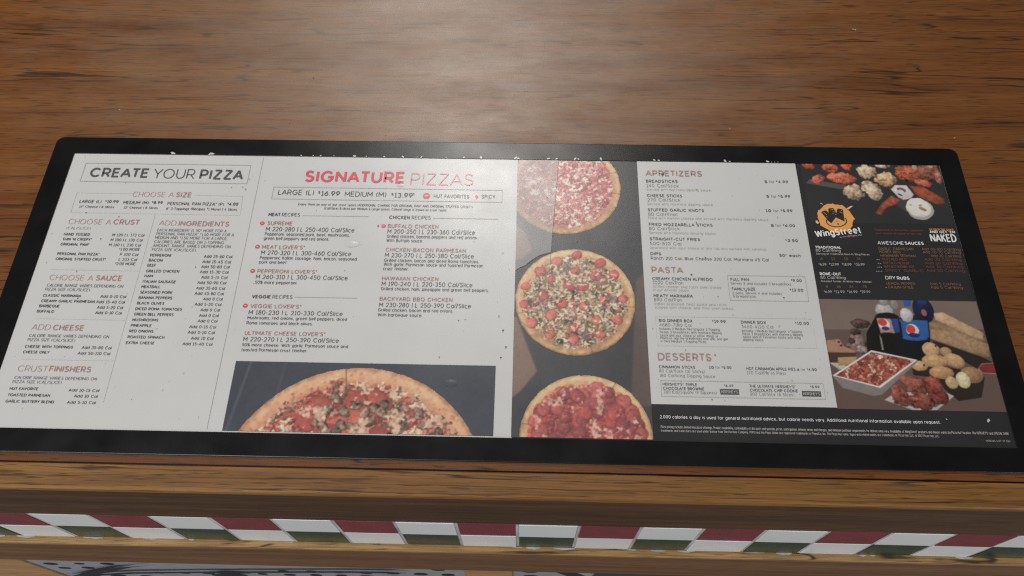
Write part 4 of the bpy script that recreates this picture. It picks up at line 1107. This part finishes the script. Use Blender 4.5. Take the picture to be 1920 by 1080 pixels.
def blobs(name, items, mats, parent, z=Z_TEXT, seed=0):
    V, F, mi = [], [], []
    for k_, (P_, q) in enumerate(items):
        a0 = len(V)
        V += [(a / 1000, b_ / 1000, (z + 0.0015 * k_) / 1000) for a, b_ in P_]
        F.append(tuple(range(a0, a0 + len(P_)))); mi.append(q)
    return obj(name, V, F, mats, parent, mi)
# small red hat marks (favourite) and pepper marks (spicy)
for cx, cy, rr_ in ((357.5, 241.2, 3.3), (203, 206.8, 2.1), (203, 180.6, 2.1), (203, 154.5, 2.1), (319.2, 205.8, 2.0), (202.7, 118.3, 2.1)):
    blobs('favourite_mark', [(ell(cx, cy, rr_ * 1.05, rr_, 16), 0), (ell(cx, cy + rr_ * .05, rr_ * .55, rr_ * .2, 10), 1)], [M_INK['red'], M_PAPER], PANEL['signature'])
for cx, cy, rr_ in ((406, 241, 1.9), (313.9, 205.8, 1.3)):
    blobs('spicy_mark', [([(cx, cy - rr_ * 1.4), (cx + rr_, cy), (cx, cy + rr_ * 1.4), (cx - rr_ * .6, cy + .2)], 0)], [M_INK['red']], PANEL['signature'])
# chocolate maker's dark plates
for x0, x1, yb, yt in ((622.3, 638.3, 41.8, 46.8), (691.4, 707.5, 41.5, 46.4)):
    pl = quad('brand_plate', [(x0, yb), (x1, yb), (x1, yt), (x0, yt)], M_INK['ink'], PANEL['appetizer'], Z_BOX)
    V, F = [], []
    lettering("HERSHEY'S", x0 + 1, yb + 1.1, x1 - x0 - 2, yt - yb - 2.2, .2, V, F)
    obj('brand_lettering', V, F, M_INK['dimwhite'], PANEL['appetizer'])

# ------------------------------------------------ printed photographs
def fnoise(h, w, cell, rng, octaves=3):
    out = np.zeros((h, w)); amp = 1.0; tot = 0
    for o_ in range(octaves):
        c_ = max(1.5, cell / 2 ** o_)
        gh, gw = int(h / c_) + 3, int(w / c_) + 3
        g = rng.random((gh, gw))
        yy, xx = np.arange(h) / c_, np.arange(w) / c_
        y0, x0 = yy.astype(int), xx.astype(int)
        ty, tx = yy - y0, xx - x0
        ty, tx = (ty * ty * (3 - 2 * ty))[:, None], (tx * tx * (3 - 2 * tx))[None]
        out += amp * ((g[y0][:, x0] * (1 - ty) + g[y0 + 1][:, x0] * ty) * (1 - tx) + (g[y0][:, x0 + 1] * (1 - ty) + g[y0 + 1][:, x0 + 1] * ty) * tx)
        tot += amp; amp *= .55
    return out / tot

class Photo:
    """a printed photograph: colours painted on a fine grid of points"""
    def __init__(s, x0, x1, y0, y1, res, bg, seed):
        s.x0, s.x1, s.y0, s.y1 = x0, x1, y0, y1
        s.w, s.h = int((x1 - x0) / res) + 1, int((y1 - y0) / res) + 1
        s.X, s.Y = np.meshgrid(np.linspace(x0, x1, s.w), np.linspace(y0, y1, s.h))
        s.rng = np.random.default_rng(seed)
        s.res = res
        s.img = np.ones((s.h, s.w, 3)) * np.array(bg, float)
        s.warp = [fnoise(s.h, s.w, 9 / res * .5, s.rng) - .5 for _ in range(2)]
        s.ridge = 1 - np.abs(fnoise(s.h, s.w, 4.2 / res, s.rng) - .5) * 5 + .6 * (fnoise(s.h, s.w, 1.6 / res, s.rng) - .5)
        s.grain = [fnoise(s.h, s.w, c_ / res, s.rng) - .5 for c_ in (1.2, 2.5, 5)]
    def put(s, mask, col, mod=None):
        c_ = np.array(col, float)[None, None] * (np.ones_like(mask)[..., None] if mod is None else (1 + mod)[..., None])
        s.img = s.img * (1 - mask[..., None]) + c_ * mask[..., None]
    def ellipse(s, cx, cy, rx, ry, col, rot=0., shade=.5, jit=.12, soft=.7, alpha=1.0):
        c_, q = math.cos(R(rot)), math.sin(R(rot))
        dx, dy = s.X - cx + s.warp[0] * jit * 6 * min(rx, ry) / 3, s.Y - cy + s.warp[1] * jit * 6 * min(rx, ry) / 3
        u, v = (dx * c_ + dy * q) / rx, (-dx * q + dy * c_) / ry
        r_ = np.sqrt(u * u + v * v)
        mk = np.clip((1 - r_) * min(rx, ry) / (s.res * soft) + .5, 0, 1) * alpha
        md = shade * (.22 * v - .12 * u - .35 * np.clip(r_, 0, 1) ** 4 + .12 + .55 * s.grain[0] + .5 * s.grain[1])
        if shade > .75:                        # fried, crinkled skin
            md = md + .26 * (s.ridge - .55) + .5 * s.grain[2]
        hl = np.clip(1 - np.hypot(u + .3, v - .35) * 2.6, 0, 1) * .25 * shade
        s.put(mk, col, md + hl)
    def patchwork(s, mask, size, palette, weights, warp=.5, edge=.35, seed_lim=None):
        """chopped pieces lying edge to edge: warped cells, each with one colour of the palette"""
        nx, ny = int((s.x1 - s.x0) / size) + 3, int((s.y1 - s.y0) / size) + 3
        jx, jy = s.rng.random((ny, nx)), s.rng.random((ny, nx))
        which = s.rng.choice(len(palette), (ny, nx), p=np.array(weights) / sum(weights))
        tint = 1 + .22 * (s.rng.random((ny, nx)) - .5)
        wx = (fnoise(s.h, s.w, size * 1.1 / s.res, s.rng) - .5) * size * 2.6 * warp
        wy = (fnoise(s.h, s.w, size * 1.1 / s.res, s.rng) - .5) * size * 2.6 * warp
        U, W = (s.X - s.x0 + wx) / size + 1, (s.Y - s.y0 + wy) / size + 1
        iu, iw = U.astype(int), W.astype(int)
        d1 = np.full(s.X.shape, 9.); d2 = d1.copy(); pick = np.zeros(s.X.shape, int)
        for a in (-1, 0, 1):
            for b_ in (-1, 0, 1):
                cu, cw = np.clip(iu + a, 0, nx - 1), np.clip(iw + b_, 0, ny - 1)
                dd = np.hypot(iu + a + jx[cw, cu] - U, (iw + b_ + jy[cw, cu] - W) * 1.15)
                near = dd < d1
                d2 = np.where(near, d1, np.minimum(d2, dd)); pick = np.where(near, cw * nx + cu, pick); d1 = np.where(near, dd, d1)
        col = np.array(palette, float)[which.ravel()[pick]] * tint.ravel()[pick][..., None]
        rim = np.exp(-np.clip(d2 - d1, 0, 9) / .10)
        sh = 1 - edge * rim + .55 * s.grain[0] + .40 * s.grain[1] + .10 * np.clip(1 - d1 * 2, 0, 1)
        s.img = s.img * (1 - mask[..., None]) + col * sh[..., None] * mask[..., None]
    def poly(s, P_, col, shade=.3, tex=0):
        n_ = len(P_)
        x_, y_ = s.X + s.warp[0] * .8 * min(shade, 1), s.Y + s.warp[1] * .8 * min(shade, 1)
        ins = np.zeros(s.X.shape, bool); dist = np.full(s.X.shape, 1e9)
        for i in range(n_):
            (ax, ay), (bx, by) = P_[i], P_[(i + 1) % n_]
            cr = ((ay > y_) != (by > y_)) & (x_ < (bx - ax) * (y_ - ay) / ((by - ay) or 1e-9) + ax)
            ins ^= cr
            t = np.clip(((x_ - ax) * (bx - ax) + (y_ - ay) * (by - ay)) / ((bx - ax) ** 2 + (by - ay) ** 2 + 1e-9), 0, 1)
            dist = np.minimum(dist, np.hypot(x_ - ax - t * (bx - ax), y_ - ay - t * (by - ay)))
        sd = np.where(ins, dist, -dist)
        mk = np.clip(sd / (s.res * .9) + .5, 0, 1)
        yc = (y_ - min(p_[1] for p_ in P_)) / (max(p_[1] for p_ in P_) - min(p_[1] for p_ in P_) + 1e-6) - .5
        s.put(mk, col, min(shade, 1) * (.3 * yc + .5 * s.grain[1] + .35 * s.grain[0] - .25 * np.exp(-np.clip(sd, 0, 99) / 1.5)))
        return mk
    def build(s, name, parent, clip=None, z=Z_PIC, gain=1.75, label=None):
        img = s.img * (1 + .05 * (s.rng.random((s.h, s.w, 1)) - .5))
        for _ in range(1):                                          # soft halftone
            pad = np.pad(img, ((1, 1), (1, 1), (0, 0)), 'edge')
            img = sum(pad[i:i + s.h, j:j + s.w] * k_ for i, j, k_ in ((0, 1, .15), (1, 0, .15), (1, 1, .4), (1, 2, .15), (2, 1, .15)))
        grey = img.mean(2, keepdims=True)
        img = img * .84 + grey * .16
        col = np.clip(lin(np.clip(img, 0, 255)) * gain, 0.004, .8)
        idx = np.arange(s.h * s.w).reshape(s.h, s.w)
        Fq = np.stack([idx[:-1, :-1], idx[:-1, 1:], idx[1:, 1:], idx[1:, :-1]], -1).reshape(-1, 4)
        keep = None
        if clip is not None:
            keep = clip.reshape(-1)[Fq].all(1)
            Fq = Fq[keep]
        used = np.unique(Fq)
        remap = np.full(s.h * s.w, -1); remap[used] = np.arange(len(used))
        Fq = remap[Fq]
        co = np.stack([s.X.ravel()[used], s.Y.ravel()[used], np.full(len(used), z)], 1) / 1000
        me = bpy.data.meshes.new(name)
        me.vertices.add(len(used)); me.vertices.foreach_set('co', co.ravel())
        me.loops.add(Fq.size); me.loops.foreach_set('vertex_index', Fq.ravel())
        me.polygons.add(len(Fq)); me.polygons.foreach_set('loop_start', np.arange(len(Fq)) * 4)
        at = me.color_attributes.new('Print', 'FLOAT_COLOR', 'POINT')
        c4 = np.concatenate([col.reshape(-1, 3)[used], np.ones((len(used), 1))], 1)
        at.data.foreach_set('color', c4.astype(np.float32).ravel())
        me.materials.append(M_PRINT)
        me.update(calc_edges=True); me.validate()
        o = bpy.data.objects.new(name, me)
        scene.collection.objects.link(o)
        o.parent = parent
        if label: o['label'] = label
        return o

def draw_shapes(ph, shapes):
    for sh in shapes:
        if sh[0] == 'e':
            _, cx, cy, rx, ry, rot, col, sd = sh
            ph.ellipse(cx, cy, rx, ry, col, rot, sd, .34 if sd > .6 else .07)
        elif sh[3] == 1.6:                 # meaty bake with melted cheese
            ph.poly(sh[1], (150, 66, 52), .6)
            xs, ys = [p_[0] for p_ in sh[1]], [p_[1] for p_ in sh[1]]
            base = ph.img.copy()
            ph.patchwork(np.ones(ph.X.shape), 2.5, [(160, 78, 62), (132, 60, 48), (198, 160, 138), (176, 108, 88), (150, 70, 54)], (4, 3, 2.4, 3, 3), .8, .4)
            full = ph.img; ph.img = base * 0
            mk = ph.poly(sh[1], (255, 255, 255), 0)
            ph.img = full * mk[..., None] + base * (1 - mk[..., None])
        else:
            ph.poly(sh[1], sh[2], sh[3])

ph = Photo(719.6, 859.9, 31.2, 135.4, .45, (112, 94, 86), 11)
ph.img *= (1 + .10 * (fnoise(ph.h, ph.w, 60, ph.rng) - .5)[..., None])
draw_shapes(ph, MEAL)
ph.build('meal_picture', PANEL['wing'], gain=1.35, label='printed photograph of baked pasta, wings, knots, breadsticks and soda bottles')
ph = Photo(724, 859.9, 217, 286.2, .45, (43, 43, 46), 12)
draw_shapes(ph, WINGS)
ph.build('wings_picture', PANEL['wing'], gain=1.45, label='printed photograph of chicken wings and a cup of dip')

def pizza(cx, cy, rad, x0, x1, y0, y1, seed, kind, cuts, res=.5, name='pizza_picture', label=None, red=None):
    ph = Photo(x0, x1, y0, y1, res, (60, 60, 62), seed)
    rng = ph.rng
    wob = ph.warp[0] * rad * (.010 if kind == 'meat' else .02)
    D = np.hypot(ph.X - cx, ph.Y - cy) + wob
    A_ = np.arctan2(ph.Y - cy, ph.X - cx)
    crust = {'meat': (178, 130, 98)}.get(kind, (182, 143, 104))
    ph.put(np.ones_like(D), crust, .32 * ph.grain[2] + .25 * ph.grain[1] - .45 * np.clip((D / rad - .95) * 14, 0, 1) + .12 * (ph.Y - cy) / rad)
    # browned rim of the topping
    bake = np.clip(1 - abs(D / rad - .845) * 13, 0, 1) * np.clip(.5 + 3.2 * ph.grain[1], 0, 1)
    ph.put(bake * .75, (142, 84, 56))
    inner = np.clip((({'meat': .88}.get(kind, .855)) * rad - D + ph.grain[2] * rad * .18) / (rad * .02), 0, 1)
    base_c = {'meat': (196, 160, 132), 'pep': (186, 108, 92), 'ham': (184, 116, 102), 'sup': (168, 134, 102)}[kind]
    ph.put(inner, base_c, .9 * ph.grain[0] + .7 * ph.grain[1])
    sauce = inner * np.clip(ph.grain[2] * 7 - .2, 0, 1) * .6
    ph.put(sauce, (170, 78, 58), .5 * ph.grain[0])
    def spot(lim=.84):
        while True:
            a, r_ = rng.uniform(0, 6.2832), rad * lim * math.sqrt(rng.random())
            x_, y_ = cx + r_ * math.cos(a), cy + r_ * math.sin(a)
            if x0 - 4 < x_ < x1 + 4 and y0 - 4 < y_ < y1 + 4:
                return x_, y_
    k_ = rad / 55
    area_ = (x1 - x0) * (y1 - y0) / (4 * rad * rad)
    if kind == 'pep':
        for _ in range(int(300 * area_)):
            q = spot(.82)
            col = [(150, 76, 72), (138, 68, 68), (160, 82, 76), (126, 64, 66), (154, 70, 66)][rng.integers(5)]
            ph.ellipse(q[0] + .3, q[1] - .4, 6.0 * k_, 5.6 * k_, (104, 54, 52), 0, .2, .15, alpha=.7)
            ph.ellipse(*q, 5.8 * k_ * rng.uniform(.8, 1.1), 5.3 * k_, col, rng.uniform(0, 90), .34, .16)
        ch = inner * np.clip((fnoise(ph.h, ph.w, 7.5 * k_ / res, rng) - .60 + .22 * ph.grain[1]) * 12, 0, 1) * .75
        ph.put(ch, (190, 152, 134), .7 * ph.grain[1])
        for _ in range(int(200 * area_)):
            ph.ellipse(*spot(.83), rng.uniform(.5, 2.2) * k_, rng.uniform(.3, .9) * k_, [(172, 88, 74), (110, 54, 52), (160, 78, 70)][rng.integers(3)], rng.uniform(0, 180), .5, .5, alpha=.7)
    elif kind == 'ham':
        ph.patchwork(inner, 4.2 * k_, [(166, 92, 90), (150, 76, 74), (190, 146, 132), (204, 176, 160), (172, 100, 96), (132, 84, 74)], (4, 3, 3, 2, 4, 1), .9, .3)
        ph.patchwork(inner * np.clip(ph.grain[1] * 9, 0, 1), 2.4 * k_, [(168, 96, 92), (206, 178, 162), (140, 72, 70)], (3, 2, 2), .9, .3)
    elif kind == 'sup':
        ph.patchwork(inner, 4.4 * k_, [(178, 152, 124), (148, 122, 96), (104, 110, 72), (118, 88, 96), (72, 60, 56), (184, 150, 116), (158, 92, 78)], (6, 3.6, 2.0, 1.2, 1.3, 4.5, 4), 1.0, .45)
        ph.patchwork(inner * np.clip(ph.grain[1] * 9 - .1, 0, 1), 2.6 * k_, [(196, 176, 146), (92, 98, 66), (84, 68, 64), (168, 128, 98), (124, 92, 98)], (5, 2, 2, 3, 1), 1.0, .4)
        for x_, y_ in red or []:
            sz = rng.uniform(.78, 1.08)
            ph.ellipse(x_, y_ - .4, 5.7 * sz, 4.9 * sz, (122, 68, 58), rng.uniform(0, 90), .3, .2, alpha=.8)
            ph.ellipse(x_, y_, 5.3 * sz, 4.5 * sz, [(168, 80, 72), (154, 72, 66), (172, 92, 80)][rng.integers(3)], rng.uniform(0, 90), .5, .3)
        for _ in range(int(150 * area_)):          # curls of onion, pepper and mushroom edge
            x_, y_ = spot(.8); a_, r_ = rng.uniform(0, 6.28), rng.uniform(2, 4.5) * k_
            col = [(204, 186, 156), (88, 100, 62), (74, 60, 58), (196, 172, 150), (120, 92, 104)][rng.integers(5)]
            for t in np.linspace(0, rng.uniform(.8, 1.8), 7):
                ph.ellipse(x_ + r_ * math.cos(a_ + t), y_ + r_ * math.sin(a_ + t), .75 * k_, .55 * k_, col, 0, .2, .1, alpha=.8)
    else:
        ph.patchwork(inner, 8.5, [(152, 72, 64), (164, 84, 72), (172, 108, 98), (108, 84, 70), (204, 174, 148), (186, 140, 114)], (5, 3, 3.6, 3, 2.0, 2.4), .75, .38)
        ph.patchwork(inner * np.clip(ph.grain[2] * 7 - .1, 0, 1), 5.0, [(96, 76, 64), (194, 160, 136), (150, 76, 66), (176, 114, 100)], (3, 3, 2, 2), .9, .4)
        for _ in range(int(34 * area_)):
            q = spot(.76); rot = rng.uniform(0, 180)
            ph.ellipse(q[0] + .3, q[1] - .6, 11, 9.4, (104, 54, 48), rot, .3, .2, alpha=.8)
            ph.ellipse(*q, 10.6, 9.0, [(152, 72, 64), (142, 66, 60), (160, 80, 68)][rng.integers(3)], rot, .36, .2)
        for _ in range(int(110 * area_)):
            q = spot(.79); rot = rng.uniform(0, 180)
            ph.ellipse(q[0] + .3, q[1] - .7, 5.4, 4.2, (74, 58, 50), rot, .4, .5, alpha=.8)
            ph.ellipse(*q, 5.0, 3.8, [(114, 92, 78), (98, 80, 68), (126, 98, 80)][rng.integers(3)], rot, .9, .5)
        mk = inner * np.clip((fnoise(ph.h, ph.w, 9 / res, rng) - .60 + .2 * ph.grain[1]) * 10, 0, 1) * .8
        ph.put(mk, (188, 152, 128), .7 * ph.grain[1])
        for _ in range(int(260 * area_)):      # toasted blisters by the rim
            a = rng.uniform(0, 6.28); r_ = rad * (.78 + .17 * rng.random() ** 1.7)
            ph.ellipse(cx + r_ * math.cos(a), cy + r_ * math.sin(a), rng.uniform(.8, 4.2), rng.uniform(.6, 2.4), [(136, 82, 62), (150, 92, 66), (118, 70, 54)][rng.integers(3)], rng.uniform(0, 180), .4, .5, alpha=.55)
    for a in cuts:                             # slice cuts
        dA = np.abs((A_ - R(a) + math.pi) % (2 * math.pi) - math.pi) * D
        ph.put(np.clip(1 - dA / (.55 * k_), 0, 1) * (D > rad * .80) * .75, (92, 62, 44))
    clip = (D < rad * .993) & (ph.X >= x0) & (ph.X <= x1)
    return ph.build(name, PANEL['strip' if kind != 'meat' else 'signature'], clip, Z_PIC + .12, label=label)

# dark boards behind the pizzas, brown table at the corners
def backdrop(x0, x1, y0, y1, seed, parent, wedges, base=(58, 58, 62), shadows=()):
    ph = Photo(x0, x1, y0, y1, 1.0, base, seed)
    ph.img *= (1 + .16 * (fnoise(ph.h, ph.w, 40, ph.rng) - .5)[..., None] + .06 * (fnoise(ph.h, ph.w, 3, ph.rng) - .5)[..., None])
    for P_, c_ in wedges:
        ph.poly(P_, c_, .15)
    return ph.build('backdrop_picture', parent)
backdrop(204.2, 430.8, 1.0, 64.3, 21, PANEL['signature'], [([(206, 0), (208.5, 0), (219, 66), (217, 66)], (70, 74, 84)), ([(240, 0), (243, 0), (249, 66), (247, 66)], (64, 66, 74))], (56, 60, 68))
backdrop(445.6, 563.3, 0.8, 286.0, 22, PANEL['strip'], [([(440, 30), (453, 42), (466.5, 60), (448, 112), (440, 112)], (112, 92, 82)), ([(440, 215), (455, 200), (461, 182), (452, 172), (440, 170)], (128, 104, 92)), ([(546, 30), (575, 30), (575, 175), (556, 150)], (84, 74, 70))], (60, 60, 63))
pizza(315.9, -51.7, 112.6, 204.6, 430.4, 1.2, 61.5, 31, 'meat', (23.5, 97.5, 151), res=.55, label='printed photograph of the top of a meaty pizza cut by the lower edge')
pizza(491.4, 254.4, 55.2, 445.7, 548, 198, 285.9, 32, 'ham', (-8, 20, 200), label='printed pizza with pink meat toppings at the top of the strip')
pizza(500.3, 129.2, 54.6, 445.8, 556, 74, 185, 33, 'sup', (-74, -6, 195), red=PIZZA_RED, label='printed pizza with vegetables and red pepperoni in the middle of the strip')
pizza(507.8, 1.6, 56.0, 451, 563.2, 1.0, 58.5, 34, 'pep', (168, 62), label='printed pepperoni pizza at the bottom of the strip')

# ------------------------------------------------ orange splat emblem
rnd = random.Random(6)
P_ = []
for i in range(72):
    a = 6.2832 * i / 72
    sp = 1 + .03 * math.sin(7 * a + 1) + (.045 if i % 6 == 0 else 0) + rnd.uniform(-.012, .012)
    P_.append((748.6 + 16.6 * sp * math.cos(a), 222.6 + 16.2 * sp * math.sin(a)))
M_ORANGE = flat('orange print', ink_colour((186, 134, 76), 1.7))
M_TAN = flat('tan print', ink_colour((190, 160, 122), 1.6))
M_UMBER = flat('umber print', ink_colour((62, 42, 32), 1.3))
items = [([(748.6 + (x_ - 748.6) * 1.06, 222.6 + (y_ - 222.6) * 1.06) for x_, y_ in P_], 2), (P_, 0)]
items += [(q, 3) for q in EMBLEM_DROPS]
v_, f_ = ribbon(EMBLEM_RING, 1.0)
items += [([v_[i] for i in f], 2) for f in f_]
items += [(EMBLEM_TOWERS, 1)]
items += [(ell(cx, cy, .42, .42, 6), 3) for cx, cy in EMBLEM_WINDOWS]
items += [(q, 2) for q in EMBLEM_DASHES]
blobs('emblem', items, [M_ORANGE, M_DARK, M_UMBER, M_TAN], PANEL['wing'], Z_BOX)
ang = math.atan2(206.3 - 200.6, 770.6 - 727.4)
V, F = [], []
lettering('WingStreet', 727.2, 200.2, 43.8, 8.0, .24, V, F, z=Z_TEXT + .05, ang=ang)
obj('emblem_lettering', V, F, M_INK['white'], PANEL['wing'])
V, F = [], []
lettering('with', 749, 200.3, 6.5, 1.6, .2, V, F, ang=ang)
lettering('Pizza Hut', 759.6, 201.8, 10.8, 1.9, .2, V, F, ang=ang)
k0 = len(F)
q = ell(757.6, 202.4, 1.3, 1.2, 10)
a0 = len(V); V += [(a / 1000, b_ / 1000, Z_TEXT / 1000) for a, b_ in q]; F.append(tuple(range(a0, a0 + 10)))
obj('emblem_subtitle', V, F, [M_INK['dimwhite'], M_INK['red']], PANEL['wing'], [0] * k0 + [1])

# ------------------------------------------------ wear on the sheet
m, nt, b = nodes('cloudy film')
b.inputs['Base Color'].default_value = (0.72, 0.71, 0.71, 1)
print_finish(nt, b)
tr = N(nt, 'ShaderNodeBsdfTransparent')
mx = N(nt, 'ShaderNodeMixShader')
mx.inputs[0].default_value = 0.38
nt.links.new(tr.outputs[0], mx.inputs[1]); nt.links.new(b.outputs[0], mx.inputs[2])
nt.links.new(mx.outputs[0], nt.nodes['Material Output'].inputs['Surface'])
film_pts = [(445.7, 286.2), (485.7, 286.2), (483.6, 255), (478.2, 179.6), (474, 178.6), (467.2, 176), (460, 170.5), (455, 165.6), (450, 163), (445.7, 160)]
quad('cover_film', film_pts[::-1], m, board, Z_FILM, 'cloudy film stuck over the upper left of the pizza strip')
rules('film_edge', [[(485.8, 286), (483.7, 255), (478.3, 179.4)], [(478.3, 179.4), (467.3, 175.8), (460, 170.2), (455, 165.4), (450, 162.8), (445.8, 159.8)]], .35, M_INK['ink'], board, Z_DIRT)
rules('crease', [[(478.3, 179.4), (475.6, 140), (474.4, 110)]], .22, M_INK['darkgrey'], board, Z_DIRT)

def fleck(cx, cy, r_, rnd, stretch=1.0):
    n_ = rnd.randint(5, 8); a0 = rnd.uniform(0, 6.28); tl = rnd.uniform(0, 6.28)
    out = []
    for i in range(n_):
        a = a0 + 6.2832 * i / n_
        rr_ = r_ * rnd.uniform(.55, 1.15)
        x_, y_ = rr_ * math.cos(a) * stretch, rr_ * math.sin(a)
        out.append((cx + x_ * math.cos(tl) - y_ * math.sin(tl), cy + x_ * math.sin(tl) + y_ * math.cos(tl)))
    return out
rnd = random.Random(77)
its = []
for _ in range(150):
    u = rnd.random()
    if u < .36: x, y = rnd.uniform(3, 188), rnd.uniform(3, 283)
    elif u < .62: x, y = rnd.uniform(194, 443), rnd.uniform(66, 283)
    else: x, y = rnd.uniform(566, 716), 36 + 248 * rnd.random() ** 1.5
    its.append((fleck(x, y, rnd.choice((.25, .3, .35, .4, .55)), rnd, rnd.uniform(1, 1.8)), rnd.choice((0, 1, 1))))
for x, y, r_ in ((177, 248, .9), (180, 245.5, 1.0), (166, 247.5, .7), (60, 251, .7), (64, 211.5, .8), (345, 243, 1.2), (331, 257.5, .9), (330, 255.8, .9), (607, 158, 1.1), (655, 142, 1.0), (587, 270.5, 1.4), (688, 135.5, 1.0), (621, 78, .9), (614, 74, .8), (480, 262, .7), (465, 257, .7), (475, 241, .6), (500, 210, 1.0), (503, 192, 1.0), (520, 280, .8), (540, 281, .8), (432, 112, .9), (436, 98, 1.4), (439, 82, 1.2), (435, 72, 1.1), (402, 108, .7), (396, 107, .7)):
    its.append((fleck(x, y, r_ * .72, rnd, 1.4), 0))
its.append(([(586.5, 268), (588.5, 272.4), (589.6, 273), (588.4, 269.6)], 0))
blobs('dirt_specks', its, [M_INK['ink'], M_INK['grey']], board, Z_DIRT)['kind'] = 'stuff'
its = []
for x in (98.8, 101.5, 136, 139, 228.5, 249, 283, 294, 311.6, 345, 349, 373, 392, 409, 442, 445, 476.5, 479.5, 483, 503, 506, 528, 580, 584, 651, 655, 692, 697, 700, 703, 240, 262, 330):
    s_ = rnd.uniform(.4, 1.5)
    its.append((fleck(x + rnd.uniform(-1, 1), SH + .6 + s_ * .6, s_, rnd, rnd.uniform(1.2, 2.2)), 0))
for x, y, r_ in ((842.5, 23.5, 1.2), (808, 23.5, .5)):
    its.append((fleck(x, y, r_, rnd, 2), 0))
blobs('paint_chips', its, [flat('bare white chip', (.6, .6, .58))], board, 2.05)

# blisters in the laminate: low domes that catch the lamp
def dome(cx, cy, rx, ry, h, mat):
    V, F = [], []
    nr, na = 6, 20
    for i in range(nr + 1):
        t = i / nr
        for j in range(na):
            a = 6.2832 * j / na
            V.append(((cx + rx * t * math.cos(a)) / 1000, (cy + ry * t * math.sin(a)) / 1000, (Z_BOX + .02 + h * (1 - t * t) ** 2) / 1000))
    for i in range(nr):
        for j in range(na):
            a, b_ = i * na + j, i * na + (j + 1) % na
            F.append((a, a + na, b_ + na, b_))
    obj('blister', V, F, mat, board, smooth=True)
dome(291.4, 185.5, 7, 3.6, .35, M_PAPER)
dome(392.6, 47.5, 6.5, 3.6, .22, flat('slate print', ink_colour((57, 61, 69), 1.75)))
dome(331, 253.4, 4.0, 2.0, .25, M_PAPER)

# scratches and ground-in flecks on the wood
its = []
for L_, w_ in (([(448.3, 420), (444, 397), (440, 373.7), (436, 353), (432, 332)], .5), ([(473.2, 457.6), (469.2, 423.3), (470.4, 398.4)], .4), ([(376.1, 386.1), (384.7, 341.5), (380.3, 312.4)], .4), ([(431.8, 376.2), (455.2, 376.8)], .6), ([(313.1, 482), (315.7, 464)], .5)):
    for i in range(len(L_) - 1):
        for k_ in range(9):
            if rnd.random() < .5:
                t, t2 = k_ / 9, (k_ + rnd.uniform(.4, .9)) / 9
                ax, ay = L_[i][0] + (L_[i + 1][0] - L_[i][0]) * t, L_[i][1] + (L_[i + 1][1] - L_[i][1]) * t
                bx, by = L_[i][0] + (L_[i + 1][0] - L_[i][0]) * t2, L_[i][1] + (L_[i + 1][1] - L_[i][1]) * t2
                v_, f_ = ribbon([(ax, ay), (bx, by)], w_ * rnd.uniform(.5, 1))
                its.append(([v_[i_] for i_ in f_[0]], 0))
for x, y, r_ in ((226, 391.3, 1.0), (243.8, 407.8, .6), (310, 316, .8), (210, 330, .5), (560, 306.5, .7)):
    its.append((fleck(x, y, r_, rnd, 1.4), 0))
for x, y, r_ in ((808.8, 471, .9), (811, 470.6, .8), (660, 330, .6), (884, 322, .6), (590, 470, .4), (30, 345, .6), (655, 440, .5)):
    its.append((fleck(x, y, r_, rnd, 2), 1))
o = blobs('scratches', its, [flat('scratch brown', (.06, .03, .015)), flat('pale crumb', (.42, .36, .28))], None, 0.12)
o.data.transform(Matrix.Translation(OFF))
o.parent = top
